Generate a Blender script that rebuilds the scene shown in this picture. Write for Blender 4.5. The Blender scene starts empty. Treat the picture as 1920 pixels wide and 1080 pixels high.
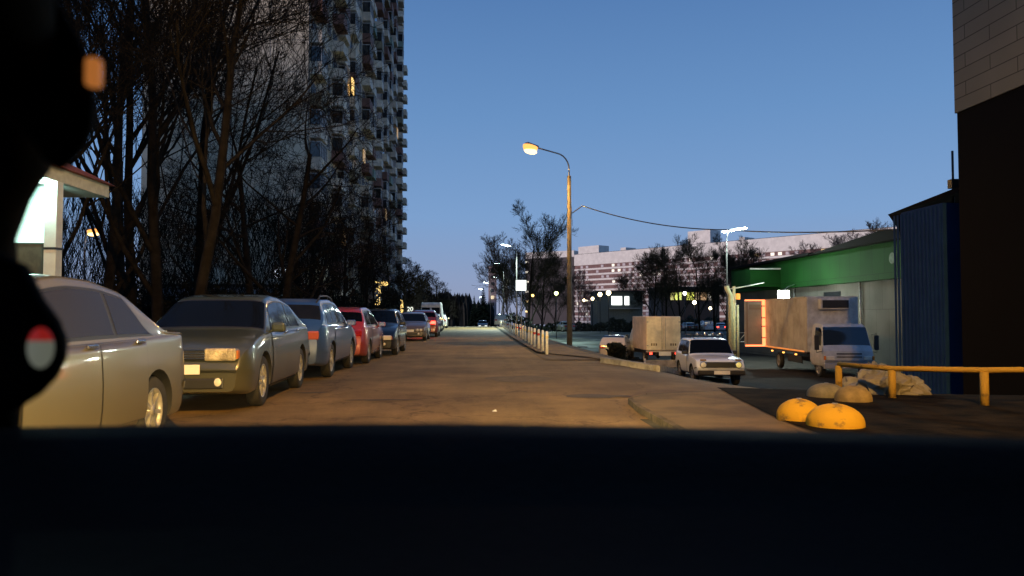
import bpy, bmesh, math, random
from mathutils import Vector, Matrix
R = math.radians
PI = math.pi
random.seed(11)
SC = bpy.context.scene
COL = SC.collection

# ------------------------------------------------------------------ camera
CAM_H = 1.25
F = 1400.0                      # focal length in photo pixels (1920 wide)
YAW = math.atan(72 / F)         # the lens looks a little right of the road
PITCH = math.atan(53 / F)
cd = bpy.data.cameras.new('camera')
cam = bpy.data.objects.new('camera', cd)
COL.objects.link(cam)
cam.location = (0, 0, CAM_H)
cam.rotation_euler = (R(90) + PITCH, 0, -YAW)
cd.sensor_width = 36
cd.lens = 36 * F / 1920
cd.clip_start = 0.05
cd.clip_end = 3000
cd.dof.use_dof = True
cd.dof.focus_distance = 17
cd.dof.aperture_fstop = 3.2
SC.camera = cam

# ------------------------------------------------------------------ sky
W = bpy.data.worlds.new('World')
SC.world = W
W.use_nodes = True
nt = W.node_tree
bg = nt.nodes['Background']
sky = nt.nodes.new('ShaderNodeTexSky')
sky.sky_type = 'NISHITA'
sky.sun_disc = False
SUN_EL, SUN_ROT = R(4.0), R(237)
sky.sun_elevation = SUN_EL
sky.sun_rotation = SUN_ROT
sky.air_density = 1.0
sky.dust_density = 0.3
sky.ozone_density = 3.0
# dusk colour: the sky texture tinted by height above the horizon
tc = nt.nodes.new('ShaderNodeTexCoord')
sep = nt.nodes.new('ShaderNodeSeparateXYZ')
ramp = nt.nodes.new('ShaderNodeValToRGB')
nt.links.new(tc.outputs['Generated'], sep.inputs[0])
nt.links.new(sep.outputs['Z'], ramp.inputs[0])
cr = ramp.color_ramp
cr.elements[0].position = 0.0
cr.elements[0].color = (0.30, 0.34, 0.50, 1)
cr.elements[1].position = 1.0
cr.elements[1].color = (0.050, 0.125, 0.31, 1)
for p, c in ((0.045, (0.28, 0.36, 0.57)), (0.13, (0.215, 0.37, 0.65)), (0.26, (0.148, 0.30, 0.58)), (0.42, (0.088, 0.205, 0.46))):
    e = cr.elements.new(p); e.color = (*c, 1)
mx = nt.nodes.new('ShaderNodeMix'); mx.data_type = 'RGBA'; mx.inputs['Factor'].default_value = 0.92
scl = nt.nodes.new('ShaderNodeVectorMath'); scl.operation = 'SCALE'; scl.inputs['Scale'].default_value = 0.10
nt.links.new(sky.outputs[0], scl.inputs[0])
nt.links.new(scl.outputs[0], mx.inputs[6])
nt.links.new(ramp.outputs[0], mx.inputs[7])
nt.links.new(mx.outputs[2], bg.inputs[0])
bg.inputs[1].default_value = 1.0

sd = bpy.data.lights.new('sun', 'SUN')
sd.energy = 2.3
sd.angle = R(12)
sd.color = (1, 0.78, 0.72)
sun = bpy.data.objects.new('sun', sd)
COL.objects.link(sun)
sun.rotation_euler = Vector((.84, .54, -.07)).to_track_quat('-Z', 'Y').to_euler()   # last pink glow from behind on the left

SC.view_settings.view_transform = 'Standard'
SC.view_settings.look = 'None'
SC.view_settings.exposure = 0
SC.view_settings.gamma = 1
SC.render.engine = 'CYCLES'
SC.cycles.max_bounces = 5
SC.cycles.diffuse_bounces = 2
SC.cycles.glossy_bounces = 3
SC.cycles.transmission_bounces = 4
SC.cycles.transparent_max_bounces = 12
SC.cycles.sample_clamp_indirect = 3
SC.cycles.sample_clamp_direct = 0
SC.cycles.caustics_reflective = False
SC.cycles.caustics_refractive = False
SC.cycles.use_denoising = True
SC.cycles.use_light_tree = True

# ------------------------------------------------------------------ layout helpers
def ray(px, py):
    v = Vector(((px - 960) / F, 1.0, (540 - py) / F))
    v = Matrix.Rotation(PITCH, 3, 'X') @ v
    v = Matrix.Rotation(-YAW, 3, 'Z') @ v
    return v
def P(px, py, Y):
    v = ray(px, py)
    return Vector((0, 0, CAM_H)) + v * (Y / v.y)
def sm(a, b, t):
    t = max(0.0, min(1.0, (t - a) / (b - a)))
    return t * t * (3 - 2 * t)
def hz(x, y):
    """height of the ground"""
    s = sm(3.2, 9.5, x) * sm(9.5, 20, y)
    z = -(1.15 + 0.012 * (min(max(y, 20), 60) - 20)) * s
    z += 1.0 * sm(60, 112, y) * sm(4, 12, x)
    z -= 1.3 * sm(88, 150, y) + 0.012 * max(0, y - 150)
    return z
def T(px, py):
    v = ray(px, py)
    o = Vector((0, 0, CAM_H))
    t = 1.0
    while t < 900:
        q = o + v * t
        if q.z <= hz(q.x, q.y):
            return Vector((q.x, q.y, hz(q.x, q.y)))
        t += 0.02 if t < 60 else 0.2
    return o + v * 900
def gr(x, y, dz=0.0):
    return (x, y, hz(x, y) + dz)

# ------------------------------------------------------------------ materials
_M = {}
def mat(name, col, rough=0.6, metal=0.0, noise=0.0, nscale=6.0, bump=0.0, bscale=40.0, coat=0.0, spec=0.5, emit=None, estr=0.0, col2=None, lo=0.4, hi=0.62):
    if name in _M: return _M[name]
    m = bpy.data.materials.new(name); m.use_nodes = True
    n = m.node_tree; b = n.nodes['Principled BSDF']
    b.inputs['Base Color'].default_value = (*col, 1)
    b.inputs['Roughness'].default_value = rough
    b.inputs['Metallic'].default_value = metal
    b.inputs['Specular IOR Level'].default_value = spec
    if coat: b.inputs['Coat Weight'].default_value = coat; b.inputs['Coat Roughness'].default_value = 0.06
    if emit: b.inputs['Emission Color'].default_value = (*emit, 1); b.inputs['Emission Strength'].default_value = estr
    if noise or bump or col2:
        t = n.nodes.new('ShaderNodeTexCoord')
    if noise or col2:
        nz = n.nodes.new('ShaderNodeTexNoise'); nz.inputs['Scale'].default_value = nscale; nz.inputs['Detail'].default_value = 7; nz.inputs['Roughness'].default_value = 0.62
        n.links.new(t.outputs['Object'], nz.inputs['Vector'])
        r = n.nodes.new('ShaderNodeValToRGB')
        c2 = col2 or tuple(c * (1 - noise) for c in col)
        r.color_ramp.elements[0].position = lo; r.color_ramp.elements[0].color = (*c2, 1)
        r.color_ramp.elements[1].position = hi; r.color_ramp.elements[1].color = (*col, 1)
        n.links.new(nz.outputs['Fac'], r.inputs[0]); n.links.new(r.outputs[0], b.inputs['Base Color'])
    if bump:
        nb = n.nodes.new('ShaderNodeTexNoise'); nb.inputs['Scale'].default_value = bscale; nb.inputs['Detail'].default_value = 5
        n.links.new(t.outputs['Object'], nb.inputs['Vector'])
        bp = n.nodes.new('ShaderNodeBump'); bp.inputs['Strength'].default_value = bump; bp.inputs['Distance'].default_value = 0.02
        n.links.new(nb.outputs['Fac'], bp.inputs['Height']); n.links.new(bp.outputs[0], b.inputs['Normal'])
    _M[name] = m
    return m
def brickmat(name, c1, c2, mortar, sx=1.0, bw=3.2, bh=2.8, ms=0.02, axis='XZ', stain=0.35):
    if name in _M: return _M[name]
    m = bpy.data.materials.new(name); m.use_nodes = True
    n = m.node_tree; b = n.nodes['Principled BSDF']; b.inputs['Roughness'].default_value = 0.8; b.inputs['Specular IOR Level'].default_value = 0.12
    t = n.nodes.new('ShaderNodeTexCoord'); s = n.nodes.new('ShaderNodeSeparateXYZ'); c = n.nodes.new('ShaderNodeCombineXYZ')
    n.links.new(t.outputs['Object'], s.inputs[0])
    n.links.new(s.outputs[axis[0]], c.inputs[0]); n.links.new(s.outputs[axis[1]], c.inputs[1])
    k = n.nodes.new('ShaderNodeTexBrick'); k.offset = 0.0 if ms > 0.015 and bw > 2 else 0.5
    k.inputs['Scale'].default_value = 1; k.inputs['Brick Width'].default_value = bw; k.inputs['Row Height'].default_value = bh
    k.inputs['Mortar Size'].default_value = ms; k.inputs['Color1'].default_value = (*c1, 1); k.inputs['Color2'].default_value = (*c2, 1); k.inputs['Mortar'].default_value = (*mortar, 1)
    n.links.new(c.outputs[0], k.inputs['Vector'])
    nz = n.nodes.new('ShaderNodeTexNoise'); nz.inputs['Scale'].default_value = 0.5; nz.inputs['Detail'].default_value = 8
    n.links.new(t.outputs['Object'], nz.inputs['Vector'])
    r = n.nodes.new('ShaderNodeMapRange'); r.inputs['From Min'].default_value = 0.35; r.inputs['From Max'].default_value = 0.65; r.inputs['To Min'].default_value = 1 - stain; r.inputs['To Max'].default_value = 1.0
    n.links.new(nz.outputs['Fac'], r.inputs[0])
    v = n.nodes.new('ShaderNodeVectorMath'); v.operation = 'SCALE'
    n.links.new(k.outputs['Color'], v.inputs[0]); n.links.new(r.outputs[0], v.inputs['Scale']); n.links.new(v.outputs[0], b.inputs['Base Color'])
    _M[name] = m
    return m
def glow(name, col, s):
    if name in _M: return _M[name]
    m = bpy.data.materials.new(name); m.use_nodes = True
    b = m.node_tree.nodes['Principled BSDF']
    b.inputs['Base Color'].default_value = (*[min(1, c * .5) for c in col], 1)
    b.inputs['Emission Color'].default_value = (*col, 1); b.inputs['Emission Strength'].default_value = s
    m.cycles.emission_sampling = 'FRONT' if s > 30 else 'NONE'
    _M[name] = m
    return m

def asphalt():
    m = bpy.data.materials.new('asphalt'); m.use_nodes = True
    n = m.node_tree; b = n.nodes['Principled BSDF']; b.inputs['Roughness'].default_value = .8; b.inputs['Specular IOR Level'].default_value = .3
    t = n.nodes.new('ShaderNodeTexCoord')
    def nz(sc, mp=None, det=8):
        q = n.nodes.new('ShaderNodeTexNoise'); q.inputs['Scale'].default_value = sc; q.inputs['Detail'].default_value = det; q.inputs['Roughness'].default_value = .65
        if mp:
            k = n.nodes.new('ShaderNodeMapping'); k.inputs['Scale'].default_value = mp; n.links.new(t.outputs['Object'], k.inputs[0]); n.links.new(k.outputs[0], q.inputs['Vector'])
        else: n.links.new(t.outputs['Object'], q.inputs['Vector'])
        return q.outputs['Fac']
    def rampn(src, p0, p1, c0, c1):
        r = n.nodes.new('ShaderNodeValToRGB'); r.color_ramp.elements[0].position = p0; r.color_ramp.elements[1].position = p1
        r.color_ramp.elements[0].color = (*c0, 1); r.color_ramp.elements[1].color = (*c1, 1); n.links.new(src, r.inputs[0]); return r.outputs[0]
    def mul(a, c):
        k = n.nodes.new('ShaderNodeMix'); k.data_type = 'RGBA'; k.blend_type = 'MULTIPLY'; k.inputs['Factor'].default_value = 1
        n.links.new(a, k.inputs[6]); n.links.new(c, k.inputs[7]); return k.outputs[2]
    base = rampn(nz(.5), .38, .64, (.135, .090, .036), (.26, .178, .074))
    tracks = rampn(nz(1.0, (1.1, .03, 1), 3), .35, .65, (.80, .79, .78), (1.06, 1.05, 1.02))
    grit = rampn(nz(38, None, 3), .35, .7, (.80, .80, .80), (1.15, 1.15, 1.15))
    stains = rampn(nz(1.7, (1, .45, 1), 5), .30, .42, (.74, .73, .72), (1, 1, 1))
    v = n.nodes.new('ShaderNodeTexVoronoi'); v.feature = 'DISTANCE_TO_EDGE'; v.inputs['Scale'].default_value = .42
    k = n.nodes.new('ShaderNodeMapping'); n.links.new(t.outputs['Object'], k.inputs[0])
    w = n.nodes.new('ShaderNodeTexNoise'); w.inputs['Scale'].default_value = 2.2; w.inputs['Detail'].default_value = 5; n.links.new(t.outputs['Object'], w.inputs['Vector'])
    ad = n.nodes.new('ShaderNodeMix'); ad.data_type = 'RGBA'; ad.blend_type = 'LINEAR_LIGHT'; ad.inputs['Factor'].default_value = .35; n.links.new(k.outputs[0], ad.inputs[6]); n.links.new(w.outputs['Color'], ad.inputs[7])
    n.links.new(ad.outputs[2], v.inputs['Vector'])
    crack = rampn(v.outputs['Distance'], .002, .010, (.62, .60, .58), (1, 1, 1))
    n.links.new(mul(mul(mul(mul(base, tracks), grit), stains), crack), b.inputs['Base Color'])
    bp = n.nodes.new('ShaderNodeBump'); bp.inputs['Strength'].default_value = .6; bp.inputs['Distance'].default_value = .02; n.links.new(nz(45), bp.inputs['Height']); n.links.new(bp.outputs[0], b.inputs['Normal'])
    _M['asphalt'] = m; return m
ASPH = asphalt()
SIDEW = mat('worn pavement', (0.15, 0.104, 0.048), 0.9, col2=(0.08, 0.056, 0.027), nscale=1.3, bump=0.6, bscale=30)
LOT = mat('old lot asphalt', (0.05, 0.048, 0.045), 0.85, col2=(0.028, 0.027, 0.025), nscale=0.7, bump=0.4, bscale=50)
EARTH = mat('winter grass and mud', (0.075, 0.085, 0.06), 1, col2=(0.03, 0.03, 0.022), nscale=0.8, bump=0.8, bscale=12)
FROST = mat('frosted grass', (0.17, 0.20, 0.18), 1, col2=(0.045, 0.055, 0.04), nscale=0.35, bump=0.8, bscale=10, lo=0.42, hi=0.7)
CONC = mat('concrete', (0.34, 0.32, 0.28), 0.9, noise=0.45, nscale=2.5, bump=0.3, bscale=25)
KERBM = mat('kerb concrete', (0.30, 0.28, 0.24), 0.9, noise=0.5, nscale=3, bump=0.4, bscale=25)
BARK = mat('dark bark', (0.019, 0.0165, 0.014), 0.95, spec=0.03, noise=0.5, nscale=5)
BIRCH = mat('pale bark', (0.16, 0.14, 0.12), 0.9, noise=0.8, nscale=4)
NEEDLE = mat('needles', (0.012, 0.022, 0.014), 0.9, spec=.05, noise=0.5, nscale=2)
STEEL = mat('galvanised steel', (0.30, 0.31, 0.32), 0.5, 0.6, noise=0.3, nscale=8)
POLEM = mat('pole concrete', (0.11, 0.10, 0.09), 0.85, noise=0.4, nscale=4)
BLACKP = mat('black plastic', (0.018, 0.018, 0.019), 0.45)
RUBBER = mat('rubber', (0.025, 0.024, 0.023), 0.85, noise=0.4, nscale=9)
RIM = mat('dusty alloy', (0.42, 0.40, 0.36), 0.4, 0.5, noise=0.3, nscale=12)
CHROME = mat('chrome', (0.6, 0.6, 0.6), 0.15, 1.0)
CGLASS = mat('car glass', (0.003, 0.0035, 0.004), 0.05, spec=0.12)
CGLASSD = mat('dusty car glass', (0.012, 0.012, 0.011), 0.10, spec=0.3, noise=0.4, nscale=2)
LAMPC = mat('lamp glass', (0.75, 0.72, 0.62), 0.12, coat=1)
REDL = mat('red lens', (0.35, 0.012, 0.010), 0.15, coat=1)
AMBERL = mat('amber lens', (0.7, 0.20, 0.02), 0.15, coat=1)
PLATE = mat('number plate', (0.78, 0.76, 0.70), 0.5)
WHITEP = mat('white paint', (0.62, 0.62, 0.60), 0.5, noise=0.3, nscale=3)
YELLOWP = mat('yellow paint', (0.32, 0.20, 0.03), 0.75, spec=.2, col2=(.09, .06, .025), nscale=9, bump=0.3, lo=.3, hi=.45)

# ------------------------------------------------------------------ object helpers
def link(o, parent=None):
    COL.objects.link(o)
    if parent: o.parent = parent
    return o
def tag(o, label=None, cat=None, group=None, kind=None):
    if label: o['label'] = label
    if cat: o['category'] = cat
    if group: o['group'] = group
    if kind: o['kind'] = kind
    return o
def thing(name, label, cat, loc=(0, 0, 0), rz=0, group=None):
    o = bpy.data.objects.new(name, None); link(o)
    o.location = loc; o.rotation_euler = (0, 0, rz); o.empty_display_size = 0.2
    return tag(o, label, cat, group)
class MB:
    def __init__(s): s.v = []; s.f = []; s.sm = []
    def add(s, vs, fs, smooth=False):
        k = len(s.v); s.v += [tuple(v) for v in vs]
        s.f += [tuple(i + k for i in f) for f in fs]; s.sm += [smooth] * len(fs)
        return s
    def box(s, x0, x1, y0, y1, z0, z1, M=None):
        vs = [(x, y, z) for z in (z0, z1) for y in (y0, y1) for x in (x0, x1)]
        if M is not None: vs = [M @ Vector(v) for v in vs]
        return s.add(vs, [(0, 2, 3, 1), (4, 5, 7, 6), (0, 1, 5, 4), (2, 6, 7, 3), (0, 4, 6, 2), (1, 3, 7, 5)])
    def rbox(s, x0, x1, y0, y1, z0, z1, r=0.02, M=None):
        """box with chamfered vertical and horizontal edges"""
        bm = bmesh.new(); bmesh.ops.create_cube(bm, size=1)
        for v in bm.verts:
            v.co = Vector(((x0 + x1) / 2 + v.co.x * (x1 - x0), (y0 + y1) / 2 + v.co.y * (y1 - y0), (z0 + z1) / 2 + v.co.z * (z1 - z0)))
        bmesh.ops.bevel(bm, geom=list(bm.edges), offset=r, segments=2, affect='EDGES', profile=0.5)
        bm.verts.index_update()
        vs = [v.co.copy() for v in bm.verts]
        if M is not None: vs = [M @ v for v in vs]
        fs = [tuple(v.index for v in f.verts) for f in bm.faces]; bm.free()
        return s.add(vs, fs, False)
    def tube(s, pts, rad, n=8, cap=True):
        pts = [Vector(p) for p in pts]
        if not hasattr(rad, '__len__'): rad = [rad] * len(pts)
        vs = []; fs = []
        prev = None
        for i, p in enumerate(pts):
            d = (pts[min(i + 1, len(pts) - 1)] - pts[max(i - 1, 0)]).normalized()
            if prev is None:
                a = d.orthogonal().normalized()
            else:
                a = (prev - d * prev.dot(d))
                a = a.normalized() if a.length > 1e-5 else d.orthogonal().normalized()
            prev = a; b = d.cross(a)
            for k in range(n):
                t = 2 * PI * k / n
                vs.append(p + (a * math.cos(t) + b * math.sin(t)) * rad[i])
        for i in range(len(pts) - 1):
            for k in range(n):
                fs.append((i * n + k, i * n + (k + 1) % n, (i + 1) * n + (k + 1) % n, (i + 1) * n + k))
        if cap:
            fs.append(tuple(reversed(range(n)))); fs.append(tuple((len(pts) - 1) * n + k for k in range(n)))
        return s.add(vs, fs, n > 4)
    def lathe(s, prof, n=24, M=None, axis='Z'):
        vs = []; fs = []
        for (r, z) in prof:
            for k in range(n):
                t = 2 * PI * k / n
                q = Vector((r * math.cos(t), r * math.sin(t), z))
                if axis == 'Y': q = Vector((q.x, q.z, -q.y))
                if M is not None: q = M @ q
                vs.append(q)
        for i in range(len(prof) - 1):
            for k in range(n):
                fs.append((i * n + k, i * n + (k + 1) % n, (i + 1) * n + (k + 1) % n, (i + 1) * n + k))
        return s.add(vs, fs, True)
    def quad(s, a, b, c, d): return s.add([a, b, c, d], [(0, 1, 2, 3)])
    def build(s, name, m, parent=None):
        me = bpy.data.meshes.new(name); me.from_pydata(s.v, [], s.f)
        me.polygons.foreach_set('use_smooth', s.sm)
        me.materials.append(m); me.update()
        return link(bpy.data.objects.new(name, me), parent)
def part(name, m, parent, *boxes):
    b = MB()
    for q in boxes: b.box(*q)
    return b.build(name, m, parent)
def copy_tree(o, parent=None):
    c = o.copy(); COL.objects.link(c); c.parent = parent
    for ch in [q for q in o.children]:
        copy_tree(ch, c)
    return c
def sheet(name, m, xs, ys, dz, cond=None, kind='structure', parent=None):
    b = MB(); nx = len(xs)
    b.v = [(x, y, hz(x, y) + dz) for y in ys for x in xs]
    for j in range(len(ys) - 1):
        for i in range(nx - 1):
            if cond and not cond((xs[i] + xs[i + 1]) / 2, (ys[j] + ys[j + 1]) / 2): continue
            b.f.append((j * nx + i, j * nx + i + 1, (j + 1) * nx + i + 1, (j + 1) * nx + i)); b.sm.append(True)
    o = b.build(name, m, parent)
    if kind: o['kind'] = kind
    return o
def rng(a, b, st):
    n = max(1, int(round((b - a) / st))); return [a + (b - a) * i / n for i in range(n + 1)]
def ribbon(name, m, A, B, dz, n=8, parent=None, kind='structure'):
    b = MB()
    for (p, q) in zip(A, B):
        for i in range(n + 1):
            x = p[0] + (q[0] - p[0]) * i / n; y = p[1] + (q[1] - p[1]) * i / n
            b.v.append((x, y, hz(x, y) + dz))
    for j in range(len(A) - 1):
        for i in range(n):
            k = j * (n + 1) + i; b.f.append((k, k + 1, k + n + 2, k + n + 1)); b.sm.append(True)
    o = b.build(name, m, parent)
    if kind: o['kind'] = kind
    return o
def densify(pts, st=0.5):
    out = []
    for a, b in zip(pts[:-1], pts[1:]):
        n = max(1, int(math.hypot(b[0] - a[0], b[1] - a[1]) / st))
        for i in range(n): out.append((a[0] + (b[0] - a[0]) * i / n, a[1] + (b[1] - a[1]) * i / n))
    out.append((pts[-1][0], pts[-1][1])); return out
def kerb(name, pts, h=0.13, w=0.15, m=None):
    """raised kerb stones following the ground"""
    b = MB(); pts = densify(pts, 0.9); 
    for i in range(len(pts) - 1):
        a = Vector((*pts[i], 0)); c = Vector((*pts[i + 1], 0)); d = (c - a); L = d.length; d.normalize()
        a = a + d * 0.008; c = c - d * 0.008
        nrm = Vector((-d.y, d.x, 0)) * w / 2
        j = random.uniform(-0.008, 0.008)
        vs = []
        for q in (a, c):
            z = hz(q.x, q.y)
            for sgn, zz in ((-1, -0.1), (1, -0.1), (1, h + j), (-1, h + j)):
                vs.append((q.x + nrm.x * sgn, q.y + nrm.y * sgn, z + zz))
        b.add(vs, [(0, 1, 2, 3), (7, 6, 5, 4), (0, 4, 5, 1), (1, 5, 6, 2), (2, 6, 7, 3), (3, 7, 4, 0)])
    o = b.build(name, m or KERBM); o['kind'] = 'structure'; return o
def lamp_light(name, loc, energy, col, size=0.15, spot=None, aim=None, parent=None, blend=0.6):
    l = bpy.data.lights.new(name, 'SPOT' if spot else 'POINT'); l.energy = energy; l.color = col; l.shadow_soft_size = size
    if spot: l.spot_size = R(spot); l.spot_blend = blend
    o = bpy.data.objects.new(name, l); link(o, parent); o.location = loc
    if spot: o.rotation_euler = Vector(aim).to_track_quat('-Z', 'Y').to_euler()
    return o

# ------------------------------------------------------------------ ground
xs = rng(-420, -60, 40) + rng(-60, -12, 6)[1:] + rng(-12, 26, 0.8)[1:] + rng(26, 80, 6)[1:] + rng(80, 420, 40)[1:]
ys = rng(-60, -6, 6) + rng(-6, 70, 0.8)[1:] + rng(70, 170, 3)[1:] + rng(170, 640, 40)[1:]
sheet('ground', EARTH, xs, ys, 0.0)
ROADL, ROADR = -5.3, 2.0
def road_l(y): return ROADL + 1.4 * sm(25, 60, y)
def road_r(y): return 2.0 + 0.35 * sm(30, 80, y)
yy = rng(-20, 320, 0.8)
ribbon('road', ASPH, [(road_l(y), y) for y in yy], [(road_r(y), y) for y in yy], 0.012, 12)
# side road falling away to the yard on the right
sheet('side_road', ASPH, rng(2.0, 24, 0.6), rng(9.0, 23.0, 0.6), 0.008, lambda x, y: True)
sheet('yard', mat('yard', (0.026, 0.023, 0.02), 0.9, spec=.1, col2=(0.011, 0.010, 0.009), nscale=0.6, bump=0.5), rng(6.2, 24, 0.7), rng(23, 60, 0.9), 0.016)
sheet('field', FROST, rng(5, 80, 1.5), rng(60, 118, 1.5), 0.02)
# far kerb of the side road, seen as a light line in front of the small off-roader
KA = [T(1155, 684), T(1185, 689), T(1230, 697), T(1275, 705), T(1330, 714), T(1372, 719)]
KA = [(p.x, p.y) for p in KA]
kerb('kerb', [(KA[0][0] - 0.25, KA[0][1] + 0.5)] + KA, 0.15, 0.2)
walk = rng(KA[0][1] + 0.5, 88, 0.8)
ribbon('pavement', SIDEW, [(road_r(y) + 0.15 + 1.6 * (1 - sm(20, 25.5, y)), y) for y in walk], [(road_r(y) + 1.7 + 0.6 * (1 - sm(20, 27, y)), y) for y in walk], 0.06, 5)
ribbon('verge', mat('bare verge', (0.055, 0.042, 0.028), 1, col2=(0.02, 0.017, 0.012), nscale=1.6, bump=0.9, bscale=14),
       [(road_r(y) + 1.6 + 0.6 * (1 - sm(20, 27, y)), y) for y in walk], [(8.2, y) for y in walk], 0.03, 10)
ribbon('pavement', SIDEW, [(road_r(y), y) for y in rng(21, 24, .5)], [(road_r(y) + 0.16 + 1.6 * (1 - sm(20, 25.5, y)), y) for y in rng(21, 24, .5)], 0.03, 5)
# near corner: raised pavement on the right
NC = [T(1250, 800), T(1205, 775), T(1186, 758), T(1215, 750), T(1300, 746), T(1380, 742), T(1450, 740)]
NC = [(p.x, p.y) for p in NC]
NC = [(2.3, -6), (2.2, 3)] + NC
kerb('kerb', NC[1:], 0.09, 0.13, mat('worn kerb', (.11, .085, .05), .95, noise=.6, nscale=5, bump=.5))
NCD = densify(NC, 0.6)
ribbon('soil', mat('dark soil', (.020, .016, .011), 1, spec=.05, col2=(.005, .0045, .004), nscale=2.0, bump=.8, bscale=14), [(3.4 + .12 * max(0, p[1] - 8) ** 1.1, p[1]) for p in NCD], [(11.1, -6 + (NC[-1][1] + 2.5) * i / max(1, len(NCD) - 1) * 1.2) for i in range(len(NCD))], 0.10, 14)
ribbon('pavement', SIDEW, NCD, [(max(p[0] + .02, 3.45 + .12 * max(0, p[1] - 8) ** 1.1), p[1]) for p in NCD], 0.09, 8)
kerb('kerb', [(-5.4 + 1.4 * sm(25, 60, y), y) for y in rng(-5, 90, 2)], 0.12, 0.15)
# patches and cracks on the carriageway
pm = mat('tar patch', (0.075, 0.055, 0.03), 0.8, noise=0.3, nscale=4, bump=0.4)
def patch(px, py, sx, sy, m=pm):
    c = T(px, py); b = MB(); n = 14; vs = []
    for k in range(n):
        a = 2 * PI * k / n; r = 1 + random.uniform(-.28, .28)
        x = c.x + sx * r * math.cos(a); y = c.y + sy * r * math.sin(a)
        vs.append((x, y, hz(x, y) + 0.018))
    b.add(vs, [tuple(range(n))]); o = b.build('road_patch', m); o['kind'] = 'structure'; return o
patch(720, 752, 0.55, 0.10); patch(590, 738, 0.28, 0.12); patch(900, 672, 0.9, 0.5, mat('worn asphalt', (0.14, 0.10, 0.05), 0.9, noise=0.3, bump=0.4))
patch(975, 712, 0.6, 0.7, _M['worn asphalt']); patch(1120, 745, 0.5, 0.25)
lit = MB(); c = T(927, 776)
lit.add([(c.x - .03, c.y, .03), (c.x + .035, c.y - .02, .03), (c.x + .02, c.y + .05, .05), (c.x - .02, c.y + .04, .035)], [(0, 1, 2), (0, 2, 3)])
tag(lit.build('paper_scrap', WHITEP), 'small white scrap of paper lying on the bare road', 'litter')

# ------------------------------------------------------------------ cars
def interp(tab, x):
    if x <= tab[0][0]: return tab[0][1]
    for (a, va), (b, vb) in zip(tab[:-1], tab[1:]):
        if x <= b:
            t = (x - a) / (b - a); return va + (vb - va) * t
    return tab[-1][1]
def smooth_tab(tab, n=3, st=0.03):
    """resample a polyline and soften its corners"""
    x0, x1 = tab[0][0], tab[-1][0]; k = int((x1 - x0) / st) + 1
    X = [x0 + (x1 - x0) * i / k for i in range(k + 1)]; V = [interp(tab, x) for x in X]
    for _ in range(n):
        V = [V[0]] + [(V[i - 1] + 2 * V[i] + V[i + 1]) / 4 for i in range(1, len(V) - 1)] + [V[-1]]
    return list(zip(X, V))
def catmull(pts, n):
    out = []; m = len(pts)
    for i in range(m - 1):
        p0, p1, p2, p3 = pts[max(i - 1, 0)], pts[i], pts[i + 1], pts[min(i + 2, m - 1)]
        for k in range(n):
            t = k / n
            out.append(tuple(0.5 * ((2 * b) + (c - a) * t + (2 * a - 5 * b + 4 * c - d) * t * t + (3 * b - a - 3 * c + d) * t ** 3) for a, b, c, d in zip(p0, p1, p2, p3)))
    out.append(tuple(pts[-1])); return out
SEGN = 5
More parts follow.
